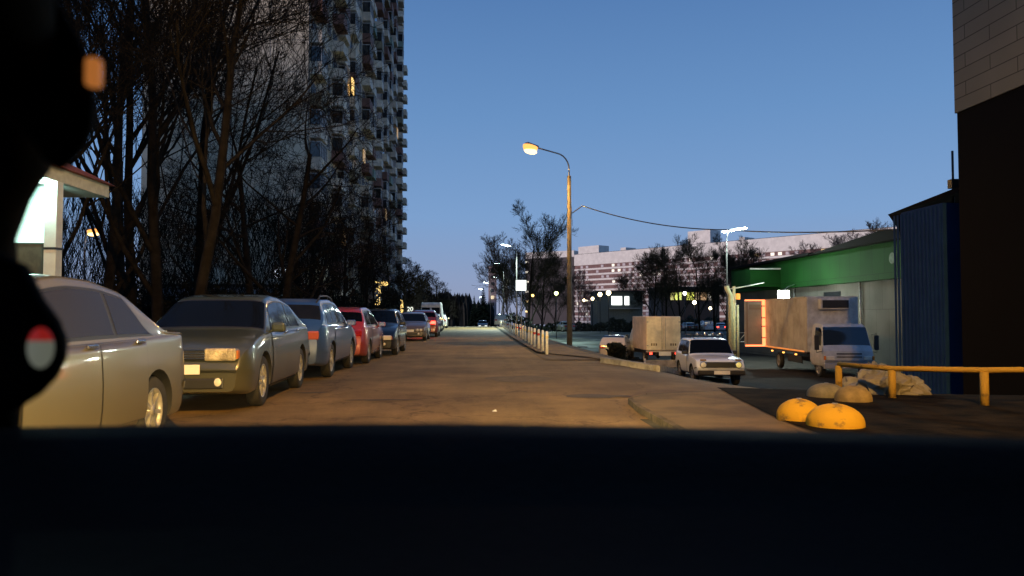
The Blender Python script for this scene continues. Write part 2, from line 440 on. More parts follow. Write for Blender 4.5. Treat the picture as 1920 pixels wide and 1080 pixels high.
class CarShape:
    # x: 0 at the rear bumper, L at the front bumper; the local frame puts the car centre at 0
    def __init__(s, L, Wd, H, top, belt=0.90, bottom=0.20, inset=0.20, wheels=(0.75, 3.4), wr=0.31, boxy=0.0, bulge=0.03):
        s.L, s.W, s.H, s.belt, s.inset, s.wheels, s.wr, s.boxy = L, Wd / 2, H, belt, inset, wheels, wr, boxy
        s.bottomz = bottom; s.bulge = bulge
        s.top = smooth_tab(top, 5)
    def half(s, x):
        e = 0.38 if not s.boxy else 0.16
        d = min(x, s.L - x)
        w = s.W
        if d < e: w *= 1 - (0.17 if not s.boxy else 0.05) * (1 - d / e) ** 2
        return w
    def sec(s, x):
        w = s.half(x); tp = interp(s.top, x); zb = s.bottomz
        d = min(x, s.L - x)
        zb += 0.06 * max(0, 1 - d / 0.3)
        bl = min(s.belt + 0.05 * (1 - x / s.L), tp - 0.04)
        cab = max(0.0, tp - bl - 0.04)
        k = min(1.0, cab / max(0.1, s.H - s.belt - 0.1))
        wi = w * (0.955 - s.inset * k)
        ez = tp - 0.035 - 0.045 * k
        pts = [(w * 0.88, zb), (w * 0.965, zb + 0.05), (w * (1.0), zb + 0.24), (w * 1.0, (zb + bl) / 2 + 0.12), (w * 0.972, bl - 0.02),
               (w * 0.972 * 0.97 + 0.0 if k < .15 else w * 0.94, bl + 0.02 * (1 if cab > .03 else .3)), (wi, ez), (wi * 0.80, tp - 0.012), (wi * 0.4, tp - 0.002), (0, tp)]
        return catmull(pts, SEGN)
    def pt(s, x, v):
        c = s.sec(x); f = v * SEGN; i = int(min(max(f, 0), len(c) - 1.0001)); t = f - i
        y = c[i][0] + (c[i + 1][0] - c[i][0]) * t; z = c[i][1] + (c[i + 1][1] - c[i][1]) * t
        return Vector((x - s.L / 2, y, z))
    def nrm(s, x, v):
        a = s.pt(x + 0.02, v) - s.pt(x - 0.02, v); b = s.pt(x, min(v + 0.1, 8.99)) - s.pt(x, max(v - 0.1, 0))
        n = a.cross(b)
        if n.length < 1e-7: return Vector((0, 0, 1))
        n.normalize()
        return n
    def patch(s, b, x0, x1, v0, v1, off=0.005, nx=8, nv=6, side=1, edge=True):
        """a panel following the body, off metres proud of it. x0,x1 may be functions of v"""
        vs = []
        for j in range(nv + 1):
            v = v0 + (v1 - v0) * j / nv
            a = x0(v) if callable(x0) else x0; c = x1(v) if callable(x1) else x1
            for i in range(nx + 1):
                x = a + (c - a) * i / nx
                p = s.pt(x, v); n = s.nrm(x, v)
                if n.y < 0 and v < 8.9: n = -n
                if v >= 6 and n.z < 0: n = -n
                p = p + n * off
                vs.append((p.x, p.y * side, p.z))
        inner = []
        if edge:
            for q in vs: inner.append(q)
        fs = []
        for j in range(nv):
            for i in range(nx):
                k = j * (nx + 1) + i; f = (k, k + 1, k + nx + 2, k + nx + 1)
                fs.append(f if side > 0 else tuple(reversed(f)))
        b.add(vs, fs, True)
    def body(s):
        X = [0, 0.03, 0.08, 0.15, 0.25] + rng(0.33, s.L - 0.33, 0.085) + [s.L - 0.25, s.L - 0.15, s.L - 0.08, s.L - 0.03, s.L]
        vs = []; rows = []
        for x in X:
            c = s.sec(x); row = [(x - s.L / 2, y, z) for y, z in c] + [(x - s.L / 2, -y, z) for y, z in reversed(c[:-1])]
            rows.append(row)
        n = len(rows[0]); fs = []
        for r in rows: vs += r
        for i in range(len(rows) - 1):
            for k in range(n):
                fs.append((i * n + k, (i + 1) * n + k, (i + 1) * n + (k + 1) % n, i * n + (k + 1) % n))
        fs.append(tuple(range(n))); fs.append(tuple(reversed([(len(rows) - 1) * n + k for k in range(n)])))
        return vs, fs
def wheel_parts(root, x, y, r, side, rimm=RIM, style=5):
    w = thing_part('wheel', root, (x, y, r))
    t = MB(); wd = 0.19
    prof = [(r * 0.66, -wd / 2 + 0.01), (r * 0.9, -wd / 2), (r * 0.985, -wd / 2 + 0.03), (r, -0.03), (r, 0.03), (r * 0.985, wd / 2 - 0.03), (r * 0.9, wd / 2), (r * 0.66, wd / 2 - 0.012)]
    t.lathe(prof, 28, axis='Y')
    t.build('tyre', RUBBER, w)
    m = MB(); o = side * (wd / 2 - 0.03)
    rr = r * 0.67
    m.lathe([(rr, -wd / 2 * 0), (rr, side * (wd / 2 - 0.012)), (rr * 0.93, side * (wd / 2 - 0.014)), (rr * 0.9, o * 0.6)], 24, axis='Y')
    m.lathe([(rr * 0.9, o * 0.35), (0.001, o * 0.35)], 24, axis='Y')
    m.lathe([(r * 0.17, o * 0.5), (r * 0.15, o * 1.15), (0.001, o * 1.2)], 14, axis='Y')
    for k in range(style):
        a = 2 * PI * k / style + 0.3
        M = Matrix.Rotation(a, 4, 'Y')
        h = 0.035 if style > 6 else 0.05
        y0, y1 = sorted((o * 0.55, o * 1.08))
        m.box(r * 0.12, rr * 0.95, y0, y1, -h / 2, h / 2, M)
    m.build('rim', rimm, w)
    return w
def thing_part(name, parent, loc):
    o = bpy.data.objects.new(name, None); link(o, parent); o.location = loc; o.empty_display_size = 0.1
    return o
def make_car(name, label, cat, loc, rz, S, paint, group=None, glass=None, ws=None, rw=None, sw=None, lamps=True, head=None, tail=None, doors=None, rimm=RIM, style=5,
             trim=None, vent=None, roofrails=False, sidew=True, mirror=True, plate=True, grille=True, detail=True, headlit=None, taillit=None, fog=True, arch=None, skipwheel=False, plate_text=False, zs=1.0):
    glass = glass or CGLASS
    t = thing(name, label, cat, loc, rz, group)
    vs, fs = S.body()
    me = bpy.data.meshes.new('body'); me.from_pydata(vs, [], fs); me.materials.append(paint)
    me.materials.append(BLACKP)
    for p in me.polygons: p.use_smooth = True
    bo = bpy.data.objects.new('body', me); link(bo, t)
    # wheel arches cut from the body
    cut = MB(); ar = S.wr + 0.055 if arch is None else arch
    for wx in S.wheels:
        for sd_ in (1, -1):
            y0 = sd_ * (S.W - 0.26); y1 = sd_ * (S.W + 0.12)
            n = 26; vs2 = []
            for y in sorted((y0, y1)):
                for k in range(n):
                    a = 2 * PI * k / n; vs2.append((wx - S.L / 2 + ar * math.cos(a), y, S.wr + 0.005 + ar * math.sin(a)))
            cut.add(vs2, [tuple(range(n)), tuple(reversed(range(n, 2 * n)))] + [(k, n + k, n + (k + 1) % n, (k + 1) % n) for k in range(n)])
    cm = bpy.data.meshes.new('cut'); cm.from_pydata(cut.v, [], cut.f); cm.update(); cm.materials.append(BLACKP); cm.materials.append(BLACKP)
    for p in cm.polygons: p.material_index = 1
    bmx = bmesh.new(); bmx.from_mesh(cm); bmesh.ops.recalc_face_normals(bmx, faces=bmx.faces); bmx.to_mesh(cm); bmx.free()
    bmx = bmesh.new(); bmx.from_mesh(me); bmesh.ops.recalc_face_normals(bmx, faces=bmx.faces); bmx.to_mesh(me); bmx.free()
    co = bpy.data.objects.new('cut', cm); link(co, t)
    md = bo.modifiers.new('arch', 'BOOLEAN'); md.object = co; md.solver = 'EXACT'; md.operation = 'DIFFERENCE'
    dg = bpy.context.evaluated_depsgraph_get()
    me2 = bpy.data.meshes.new_from_object(bo.evaluated_get(dg))
    bo.modifiers.clear(); bo.data = me2; bpy.data.objects.remove(co)
    # keep sharp creases readable
    for e in me2.polygons: e.use_smooth = True
    try:
        me2.set_sharp_from_angle(angle=R(38))
    except Exception: pass
    # windows
    L = S.L
    ws = ws or (L * 0.60, L * 0.76); rw = rw or (L * 0.10, L * 0.25)
    VE = 6.0
    b = MB()
    for sd_ in (1, -1): S.patch(b, ws[0] + .04, ws[1] - .03, 6.25, 9, 0.006, 8, 8, sd_)
    wo = b.build('windscreen', glass, t)
    b = MB()
    for sd_ in (1, -1): S.patch(b, ws[0] + .01, ws[1], 6.12, 9, 0.003, 8, 8, sd_)
    b.build('window_rubber', BLACKP, wo)
    b = MB()
    for sd_ in (1, -1): S.patch(b, rw[0] + .04, rw[1] - .04, 6.3, 9, 0.006, 6, 8, sd_)
    b.build('rear_window', glass, t)
    sw = sw or [(L * 0.22, L * 0.42), (L * 0.44, L * 0.66)]
    for sd_ in (1, -1):
        for i, q in enumerate(sw):
            b = MB()
            f0 = (lambda v, q=q: q[0] + (v - 5.1) * q[2]) if len(q) > 2 else q[0]
            f1 = (lambda v, q=q: q[1] - (v - 5.1) * q[3]) if len(q) > 2 else q[1]
            S.patch(b, f0, f1, 5.12, 5.9, 0.006, 8, 5, sd_)
            wo = b.build('side_window', mat('side glass', (.022, .020, .018), .07, spec=.32), t)
            b = MB(); g0 = (lambda v, f=f0: (f(v) if callable(f) else f) - .03); g1 = (lambda v, f=f1: (f(v) if callable(f) else f) + .03)
            S.patch(b, g0, g1, 5.04, 5.97, 0.003, 8, 5, sd_); b.build('window_rubber', BLACKP, wo)
    # doors
    if detail:
        doors = doors or [(L * 0.24, L * 0.435), (L * 0.445, L * 0.665)]
        for sd_ in (1, -1):
            for (d0, d1) in doors:
                b = MB(); S.patch(b, d0, d1, 1.2, 4.85, 0.009, 8, 10, sd_)
                d = b.build('door', paint, t)
                b = MB(); S.patch(b, d0 - .014, d1 + .014, 1.14, 4.9, 0.004, 8, 10, sd_); b.build('door_seam', BLACKP, d)
                p = S.pt(d0 + 0.14, 4.1)
                hb = MB(); hb.rbox(p.x - .08, p.x + .08, sd_ * p.y - .012 + sd_ * .02, sd_ * p.y + .012 + sd_ * .02, p.z - .014, p.z + .014, .006)
                hb.build('handle', CHROME if trim is None else paint, d)
    # bumpers' dark lower strip
    for sd_ in (1, -1):
        b = MB(); S.patch(b, wheel_gap(S, 0), wheel_gap(S, 1), 0.0, 0.9, 0.008, 14, 3, sd_)
        b.build('sill', trim or BLACKP, t)
    # lamps
    fx, rx = L / 2, -L / 2
    zt = interp(S.top, L - 0.06); zr = interp(S.top, 0.06)
    hz_ = head if head is not None else zt - 0.10
    tz_ = tail if tail is not None else zr - 0.14
    hw = S.half(L - 0.02); tw = S.half(0.02)
    for sd_ in (1, -1):
        b = MB(); b.rbox(fx - 0.14, fx + 0.018, *sorted((sd_ * (hw - 0.42), sd_ * (hw - 0.015))), hz_ - 0.075, hz_ + 0.075, 0.03)
        hlp = b.build('headlight', headlit or mat('headlamp glass', (.20, .19, .16), .08, coat=1), t)
        if detail and not headlit:
            for q_ in (.13, .29):
                M = Matrix.Translation((fx + 0.012, sd_ * (hw - q_), hz_)) @ Matrix.Rotation(R(90), 4, 'Y')
                b = MB(); b.lathe([(0.066, 0), (0.062, 0.008), (0.035, 0.014), (0.001, 0.022)], 16, M); b.build('reflector', LAMPC, hlp)
        b = MB(); b.rbox(fx - 0.10, fx + 0.02, *sorted((sd_ * (hw - 0.011), sd_ * (hw + 0.0))), hz_ - 0.05, hz_ + 0.05, 0.004)
        b.build('indicator', AMBERL, hlp)
        b = MB(); b.rbox(rx - 0.018, rx + 0.22, *sorted((sd_ * (tw - 0.30), sd_ * (tw + 0.012))), tz_ - 0.085, tz_ + 0.085, 0.03)
        b.build('tail_light', taillit or REDL, t)
        if fog:
            M = Matrix.Translation((fx + 0.012, sd_ * (hw - 0.24), S.bottomz + 0.17)) @ Matrix.Rotation(R(90), 4, 'Y')
            b = MB(); b.lathe([(0.05, -0.02), (0.05, 0.0), (0.03, 0.008), (0.001, 0.01)], 14, M); b.build('fog_light', LAMPC, t)
    if grille:
        b = MB(); b.rbox(fx - 0.02, fx + 0.012, -0.36, 0.36, hz_ - 0.06, hz_ + 0.055, 0.012)
        g = b.build('grille', BLACKP, t)
        b = MB()
        for k in range(4):
            z = hz_ - 0.045 + k * 0.03; b.box(fx + 0.012, fx + 0.016, -0.34, 0.34, z, z + 0.008)
        b.build('grille_bar', CHROME, g)
    b = MB(); b.rbox(fx - 0.02, fx + 0.014, -0.55, 0.55, S.bottomz + 0.09, S.bottomz + 0.22, 0.02); b.build('air_intake', BLACKP, t)
    if plate:
        for e, zz in ((1, S.bottomz + 0.32), (-1, S.bottomz + 0.42)):
            b = MB(); b.rbox(*sorted((e * (L / 2 + 0.010), e * (L / 2 + 0.022))), -0.26, 0.26, zz - 0.056, zz + 0.056, 0.004); b.build('number_plate', PLATE, t)
    # bumper crease
    for e in (0, 1):
        xx = (0.0, 0.34) if e == 0 else (L - 0.34, L)
        for sd_ in (1, -1):
            b = MB(); S.patch(b, xx[0] + .02, xx[1] - .02, 2.05, 2.3, 0.012, 6, 2, sd_)
            b.build('bumper_strip', trim or paint, t)
    if mirror:
        for sd_ in (1, -1):
            x = ws[1] - 0.30; p = S.pt(x, 4.95)
            M = Matrix.Translation((p.x, sd_ * (p.y + 0.12), p.z + 0.06))
            b = MB(); b.rbox(-0.06, 0.05, -0.10, 0.10, -0.065, 0.065, 0.035, M)
            b.tube([(p.x, sd_ * (p.y - .02), p.z), (p.x, sd_ * (p.y + .06), p.z + .02)], 0.022, 6)
            mo = b.build('side_mirror', BLACKP if trim else paint, t)
            b = MB(); b.box(-0.066, -0.061, -0.08, 0.08, -0.05, 0.05, M); b.build('mirror_glass', CHROME, mo)
    if roofrails:
        for sd_ in (1, -1):
            b = MB(); y = sd_ * (S.W * (0.94 - S.inset) - 0.05)
            pts = [(x - L / 2, y, interp(S.top, x) + (0.05 if 0 < i < 5 else -0.02)) for i, x in enumerate(rng(rw[1] + .05, ws[0] - .05, (ws[0] - rw[1] - .1) / 5))]
            b.tube(pts, 0.018, 6); b.build('roof_rail', BLACKP, t)
    t.scale.z = zs
    if not skipwheel:
        for wx in S.wheels:
            for sd_ in (1, -1):
                wheel_parts(t, wx - L / 2, sd_ * (S.W - 0.115), S.wr, sd_, rimm, style)
    return t
def wheel_gap(S, k):
    return S.wheels[0] + S.wr + 0.09 if k == 0 else S.wheels[1] - S.wr - 0.09

def paintm(name, col, dust=0.5, rough=0.35):
    """dirty car paint: road dust lies up to the sills and fades out above"""
    if name in _M: return _M[name]
    m = bpy.data.materials.new(name); m.use_nodes = True
    n = m.node_tree; b = n.nodes['Principled BSDF']
    t = n.nodes.new('ShaderNodeTexCoord'); s = n.nodes.new('ShaderNodeSeparateXYZ'); n.links.new(t.outputs['Object'], s.inputs[0])
    nz = n.nodes.new('ShaderNodeTexNoise'); nz.inputs['Scale'].default_value = 2.2; nz.inputs['Detail'].default_value = 6; n.links.new(t.outputs['Object'], nz.inputs['Vector'])
    a = n.nodes.new('ShaderNodeMath'); a.operation = 'MULTIPLY_ADD'; a.inputs[1].default_value = 0.5; n.links.new(nz.outputs['Fac'], a.inputs[0]); n.links.new(s.outputs['Z'], a.inputs[2])
    r = n.nodes.new('ShaderNodeMapRange'); r.inputs['From Min'].default_value = 0.45; r.inputs['From Max'].default_value = 1.35; r.inputs['To Min'].default_value = dust; r.inputs['To Max'].default_value = dust * 0.22
    n.links.new(a.outputs[0], r.inputs[0])
    mi = n.nodes.new('ShaderNodeMix'); mi.data_type = 'RGBA'; n.links.new(r.outputs[0], mi.inputs['Factor']); mi.inputs[6].default_value = (*col, 1); mi.inputs[7].default_value = (0.088, 0.072, 0.038, 1)
    n.links.new(mi.outputs[2], b.inputs['Base Color'])
    b.inputs['Metallic'].default_value = 0.15; b.inputs['Roughness'].default_value = rough; b.inputs['Coat Weight'].default_value = 1; b.inputs['Coat Roughness'].default_value = 0.045
    _M[name] = m
    return m
# profiles: height of the centre line from the tail to the nose
def sedan(L=4.35, H=1.45):
    return [(0, 0.78), (0.06, 0.95), (0.18, 1.02), (0.62, 1.03), (1.22, H - 0.09), (1.7, H - 0.01), (2.2, H), (2.62, H - 0.05), (3.28, 0.985), (3.9, 0.86), (L - 0.12, 0.74), (L - 0.03, 0.66), (L, 0.52)]
def hatch(L=4.0, H=1.5):
    return [(0, 0.80), (0.05, 0.98), (0.14, 1.06), (0.42, H - 0.10), (0.75, H - 0.02), (1.6, H), (2.25, H - 0.04), (2.98, 1.01), (3.55, 0.90), (L - 0.12, 0.76), (L - 0.03, 0.66), (L, 0.52)]
S_sedan = CarShape(4.35, 1.72, 1.46, sedan(), belt=0.90, wheels=(0.92, 3.5), wr=0.305)
S_lift = CarShape(4.5, 1.70, 1.46, sedan(4.5, 1.45)[:3] + [(0.55, 1.06), (1.2, 1.36), (1.75, 1.44), (2.3, 1.45), (2.75, 1.39), (3.42, 0.98), (4.05, 0.87), (4.38, 0.75), (4.47, 0.66), (4.5, 0.52)], belt=0.90, wheels=(0.95, 3.58), wr=0.32)
S_suv = CarShape(4.45, 1.82, 1.62, [(0, 0.86), (0.05, 1.05), (0.16, 1.12), (0.5, 1.52), (0.85, 1.60), (1.7, 1.62), (2.4, 1.56), (3.15, 1.10), (3.85, 0.99), (4.33, 0.84), (4.42, 0.74), (4.45, 0.58)], belt=1.0, bottom=0.26, wheels=(0.88, 3.5), wr=0.345)
S_hatch = CarShape(4.0, 1.70, 1.50, hatch(), belt=0.92, wheels=(0.68, 3.18), wr=0.305)

X1 = -3.02
# silver saloon, nose towards us, its tail at 8.2 m
def place_side(x_side, y_tail, S, facing):
    """car standing with its road side on x_side. facing -1: nose to the camera"""
    cx = x_side - S.W
    return (cx, y_tail - S.L / 2 if facing < 0 else y_tail + S.L / 2, 0)
SILVER = paintm('silver paint', (0.115, 0.108, 0.072), 0.4)
make_car('parked_car', 'pale silver saloon nearest the windscreen, cut by the left edge', 'car', (X1 - .86 - 0.02, 8.3 - 4.35 / 2, 0.012), R(-90) - R(0.5), S_sedan, SILVER,
         'cars parked along the kerb', glass=CGLASSD, ws=(2.66, 3.3), rw=(0.62, 1.2), sw=[(0.98, 1.62, 0.42, 0.0), (1.68, 3.0, 0.0, 0.35)], doors=[(1.15, 1.98), (2.0, 3.06)], style=7, zs=1.09)
make_car('parked_car', 'dusty green hatchback with its nose to the camera and a big headlight', 'car', (-2.92 - .86, 9.62 + 2.25, 0.012), R(-90) + R(2.0), S_lift, paintm('green grey paint', (0.03, 0.05, 0.048), 0.7),
         'cars parked along the kerb', ws=(2.78, 3.42), rw=(0.6, 1.2), sw=[(0.95, 1.72, 0.42, 0.0), (1.8, 3.12, 0.0, 0.35)], doors=[(1.2, 2.05), (2.07, 3.14)], style=8, glass=CGLASS, zs=1.09, head=.69, headlit=mat('ribbed lens', (.66, .57, .38), .2, noise=.6, nscale=6, bump=.8, bscale=30, coat=1))
make_car('parked_car', 'blue-grey crossover showing its tail, between the green and the red hatchback', 'car', (-2.87 - .91, 14.55 + 2.22, 0.012), R(90) + R(0.6), S_suv, paintm('blue paint', (0.018, 0.07, 0.24), 0.42),
         'cars parked along the kerb', ws=(2.45, 3.12), rw=(0.18, 0.5), sw=[(0.62, 1.2, 0.15, 0.0), (1.26, 1.9, 0.0, 0.0), (1.97, 2.9, 0.0, 0.3)], doors=[(1.15, 1.93), (1.95, 2.98)], style=6, roofrails=True, glass=CGLASSD,
         taillit=mat('tail lens', (0.42, 0.10, 0.07), 0.12, coat=1))
make_car('parked_car', 'bright red hatchback with its rear towards the camera', 'car', (-2.72 - .85, 19.2 + 2.0, 0.012), R(90), S_hatch, paintm('red paint', (0.42, 0.018, 0.018), 0.5),
         'cars parked along the kerb', ws=(2.28, 2.95), rw=(0.15, 0.42), sw=[(0.5, 1.15, 0.12, 0.0), (1.22, 2.7, 0.0, 0.35)], doors=[(1.15, 2.55)], style=6, glass=CGLASS)
make_car('parked_car', 'small black hatchback facing the camera with one clear headlight', 'car', (-2.40 - .85, 23.4 + 2.0, 0.012), R(-90), S_hatch, paintm('black paint', (0.004, 0.0045, 0.006), 0.06, 0.3),
         'cars parked along the kerb', ws=(2.28, 2.95), rw=(0.15, 0.42), sw=[(0.5, 1.15, 0.12, 0.0), (1.22, 2.7, 0.0, 0.35)], doors=[(1.15, 2.55)], style=6, headlit=LAMPC)
make_car('parked_car', 'brownish grey saloon facing the camera beyond the black hatchback', 'car', (-2.35 - .86, 37.2 + 2.17, 0.012), R(-90), S_sedan, paintm('brown grey paint', (0.10, 0.075, 0.065), 0.4),
         'cars parked along the kerb', ws=(2.66, 3.3), rw=(0.62, 1.2), sw=[(0.98, 1.62, 0.42, 0.0), (1.68, 3.0, 0.0, 0.35)], doors=[(1.15, 1.98), (2.0, 3.06)])
TAILON = glow('lit tail lamp', (1.0, 0.05, 0.03), 9.0)
c5 = make_car('moving_car', 'dark red car pulling out with its tail light burning red', 'car', (-2.35 - .91 + .25, 44 + 2.22, 0.012), R(90), S_suv, paintm('maroon paint', (0.22, 0.02, 0.02), 0.3),
         None, ws=(2.45, 3.12), rw=(0.18, 0.5), sw=[(0.62, 1.2, 0.15, 0.0), (1.26, 2.9, 0.0, 0.3)], taillit=TAILON)
tl = lamp_light('tail_glow', (-2.6, 0.0, 0.85), 45, (1, 0.06, 0.03), 0.08, 150, (-1, -0.15, -0.5), c5)
for i, (yy_, xx_, S_, pn, pc, f_, lab) in enumerate((
        (52, -2.55, S_hatch, 'rust red paint', (0.30, 0.05, 0.04), 1, 'dull red hatchback parked just beyond the car with lit tail light'),
        (59, -2.55, S_sedan, 'grey paint', (0.22, 0.22, 0.23), 1, 'grey saloon parked between the dull red hatchback and the white van'),
        (78, -2.75, S_hatch, 'white car paint', (0.6, 0.6, 0.58), 1, 'small white hatchback parked beyond the white van'),
        )):
    make_car('parked_car', lab, 'car', (xx_ - S_.W, yy_ + S_.L / 2, hz(-3, yy_) + .012), R(90 * f_), S_, paintm(pn, pc, 0.3), 'cars parked along the kerb', detail=False)
far1 = make_car('moving_car', 'silver car coming up the road in the far distance', 'car', (P(905, 597, 128).x, 128, hz(1, 128) + .012), R(-90), S_sedan, SILVER, None, detail=False, headlit=glow('far headlamp', (1, 1, 0.9), 1.2))
make_car('parked_car', 'pale green-lit hatchback parked at the far end of the bollard row', 'car', (P(940, 600, 92).x + .2, 92, hz(3, 92) + .012), R(80), S_hatch, paintm('pale paint', (0.5, 0.55, 0.5), 0.2), None, detail=False)

# white panel van far down the row
def van(x, y):
    t = thing('panel_van', 'tall white van rising above the parked cars down the street', 'van', (x, y, hz(x, y) + .012), R(90))
    S = CarShape(5.2, 1.95, 2.45, [(0, 2.2), (0.05, 2.38), (0.2, 2.44), (3.3, 2.45), (3.7, 2.36), (4.35, 1.35), (4.95, 1.05), (5.15, 0.9), (5.2, 0.6)], belt=1.25, inset=0.10, boxy=1, wheels=(1.0, 4.3), wr=0.34, bottom=0.3)
    b = MB(); v, f = S.body(); b.add(v, f, False); b.build('body', WHITEP, t)
    b = MB()
    for s in (1, -1): b.rbox(-2.62, -2.59, *sorted((s * .08, s * .78)), 1.45, 2.0, 0.02)
    b.build('rear_window', CGLASS, t)
    for s in (1, -1):
        b = MB(); b.rbox(-2.64, -2.58, *sorted((s * .80, s * .93)), 0.85, 1.25, 0.01); b.build('tail_light', REDL, t)
        for wx in (1.0, 4.3): wheel_parts(t, wx - 2.6, s * .86, .34, s)
    b = MB()
    for s in (1, -1): S.patch(b, 3.75, 4.3, 6.25, 9, 0.008, 6, 6, s)
    b.build('windscreen', CGLASS, t)
van(-2.75 - .97, 68)

# ------------------------------------------------------------------ small white off-roader on the right
def offroader():
    fw = T(1340, 716)
    y0 = 25.3; x0 = P(1357, 680, y0).x
    S = CarShape(3.7, 1.66, 1.64, [(0, 0.95), (0.03, 1.1), (0.10, 1.18), (0.34, 1.56), (0.6, 1.62), (1.5, 1.64), (2.05, 1.59), (2.36, 1.10), (2.45, 1.06), (3.3, 0.98), (3.6, 0.93), (3.67, 0.86), (3.7, 0.6)],
                 belt=1.02, inset=0.13, boxy=1, wheels=(0.66, 2.86), wr=0.345, bottom=0.36)
    wp = paintm('white off-road paint', (0.86, 0.87, 0.88), 0.10, 0.4)
    t = make_car('parked_car', 'small white boxy off-roader with a roof rack, parked behind the pale kerb', 'car', (x0, y0 + 1.75, hz(8.6, 26) - 0.02), R(-90) - R(4), S, wp, None, ws=(2.02, 2.40), rw=(0.12, 0.34),
                 sw=[(0.42, 1.1, 0.12, 0.0), (1.17, 2.12, 0.0, 0.12)], doors=[(1.12, 2.12)], plate=False, grille=False, fog=False, trim=BLACKP, style=6, arch=0.42, lamps=False, head=0.80)
    for c in list(t.children):
        if c.name.startswith('headlight'):
            for q in c.children: bpy.data.objects.remove(q)
            bpy.data.objects.remove(c)
    fx = 1.85
    b = MB(); b.rbox(fx - .03, fx + .015, -0.66, 0.66, 0.66, 0.86, 0.02); b.build('grille', BLACKP, t)
    for s in (1, -1):
        M = Matrix.Translation((fx + .01, s * .60, 0.765)) @ Matrix.Rotation(R(90), 4, 'Y')
        b = MB(); b.lathe([(0.115, -.03), (0.115, .018), (0.095, .02)], 22, M); h = b.build('headlight', CHROME, t)
        b = MB(); b.lathe([(0.095, .012), (0.06, .03), (0.001, .036)], 22, M); b.build('lens', LAMPC if s < 0 else mat('yellow lens', (0.8, 0.7, 0.2), 0.2, coat=1, emit=(1, .85, .3), estr=0.35), h)
        b = MB(); b.rbox(fx - .05, fx + .014, *sorted((s * .50, s * .70)), 0.895, 0.955, 0.01); b.build('side_lamp', mat('dark amber', (0.25, 0.14, 0.05), 0.3), t)
    b = MB(); b.rbox(fx, fx + .14, -0.80, 0.80, 0.42, 0.58, 0.03); b.build('bumper', BLACKP, t)
    b = MB(); b.rbox(fx + .14, fx + .155, -0.27, 0.27, 0.44, 0.57, 0.006); b.build('number_plate', PLATE, t)
    # roof rack with its row of small lamps
    b = MB()
    for s in (1, -1): b.tube([(-1.3, s * .52, 1.74), (0.2, s * .52, 1.74)], 0.014, 6)
    for x in rng(-1.3, 0.2, 0.3): b.tube([(x, -.52, 1.73), (x, .52, 1.73)], 0.012, 6)
    for s in (1, -1):
        for x in (-1.2, -.5, .1): b.tube([(x, s * .52, 1.60), (x, s * .52, 1.74)], 0.012, 6)
    rk = b.build('roof_rack', BLACKP, t)
    for y in (-.42, -.14, .14, .42):
        M = Matrix.Translation((0.24, y, 1.79)) @ Matrix.Rotation(R(90), 4, 'Y')
        b = MB(); b.lathe([(0.03, -.06), (0.065, -.01), (0.065, .02), (0.05, .03), (0.001, .034)], 14, M); b.build('rack_lamp', CHROME, rk)
    return t
offroader()

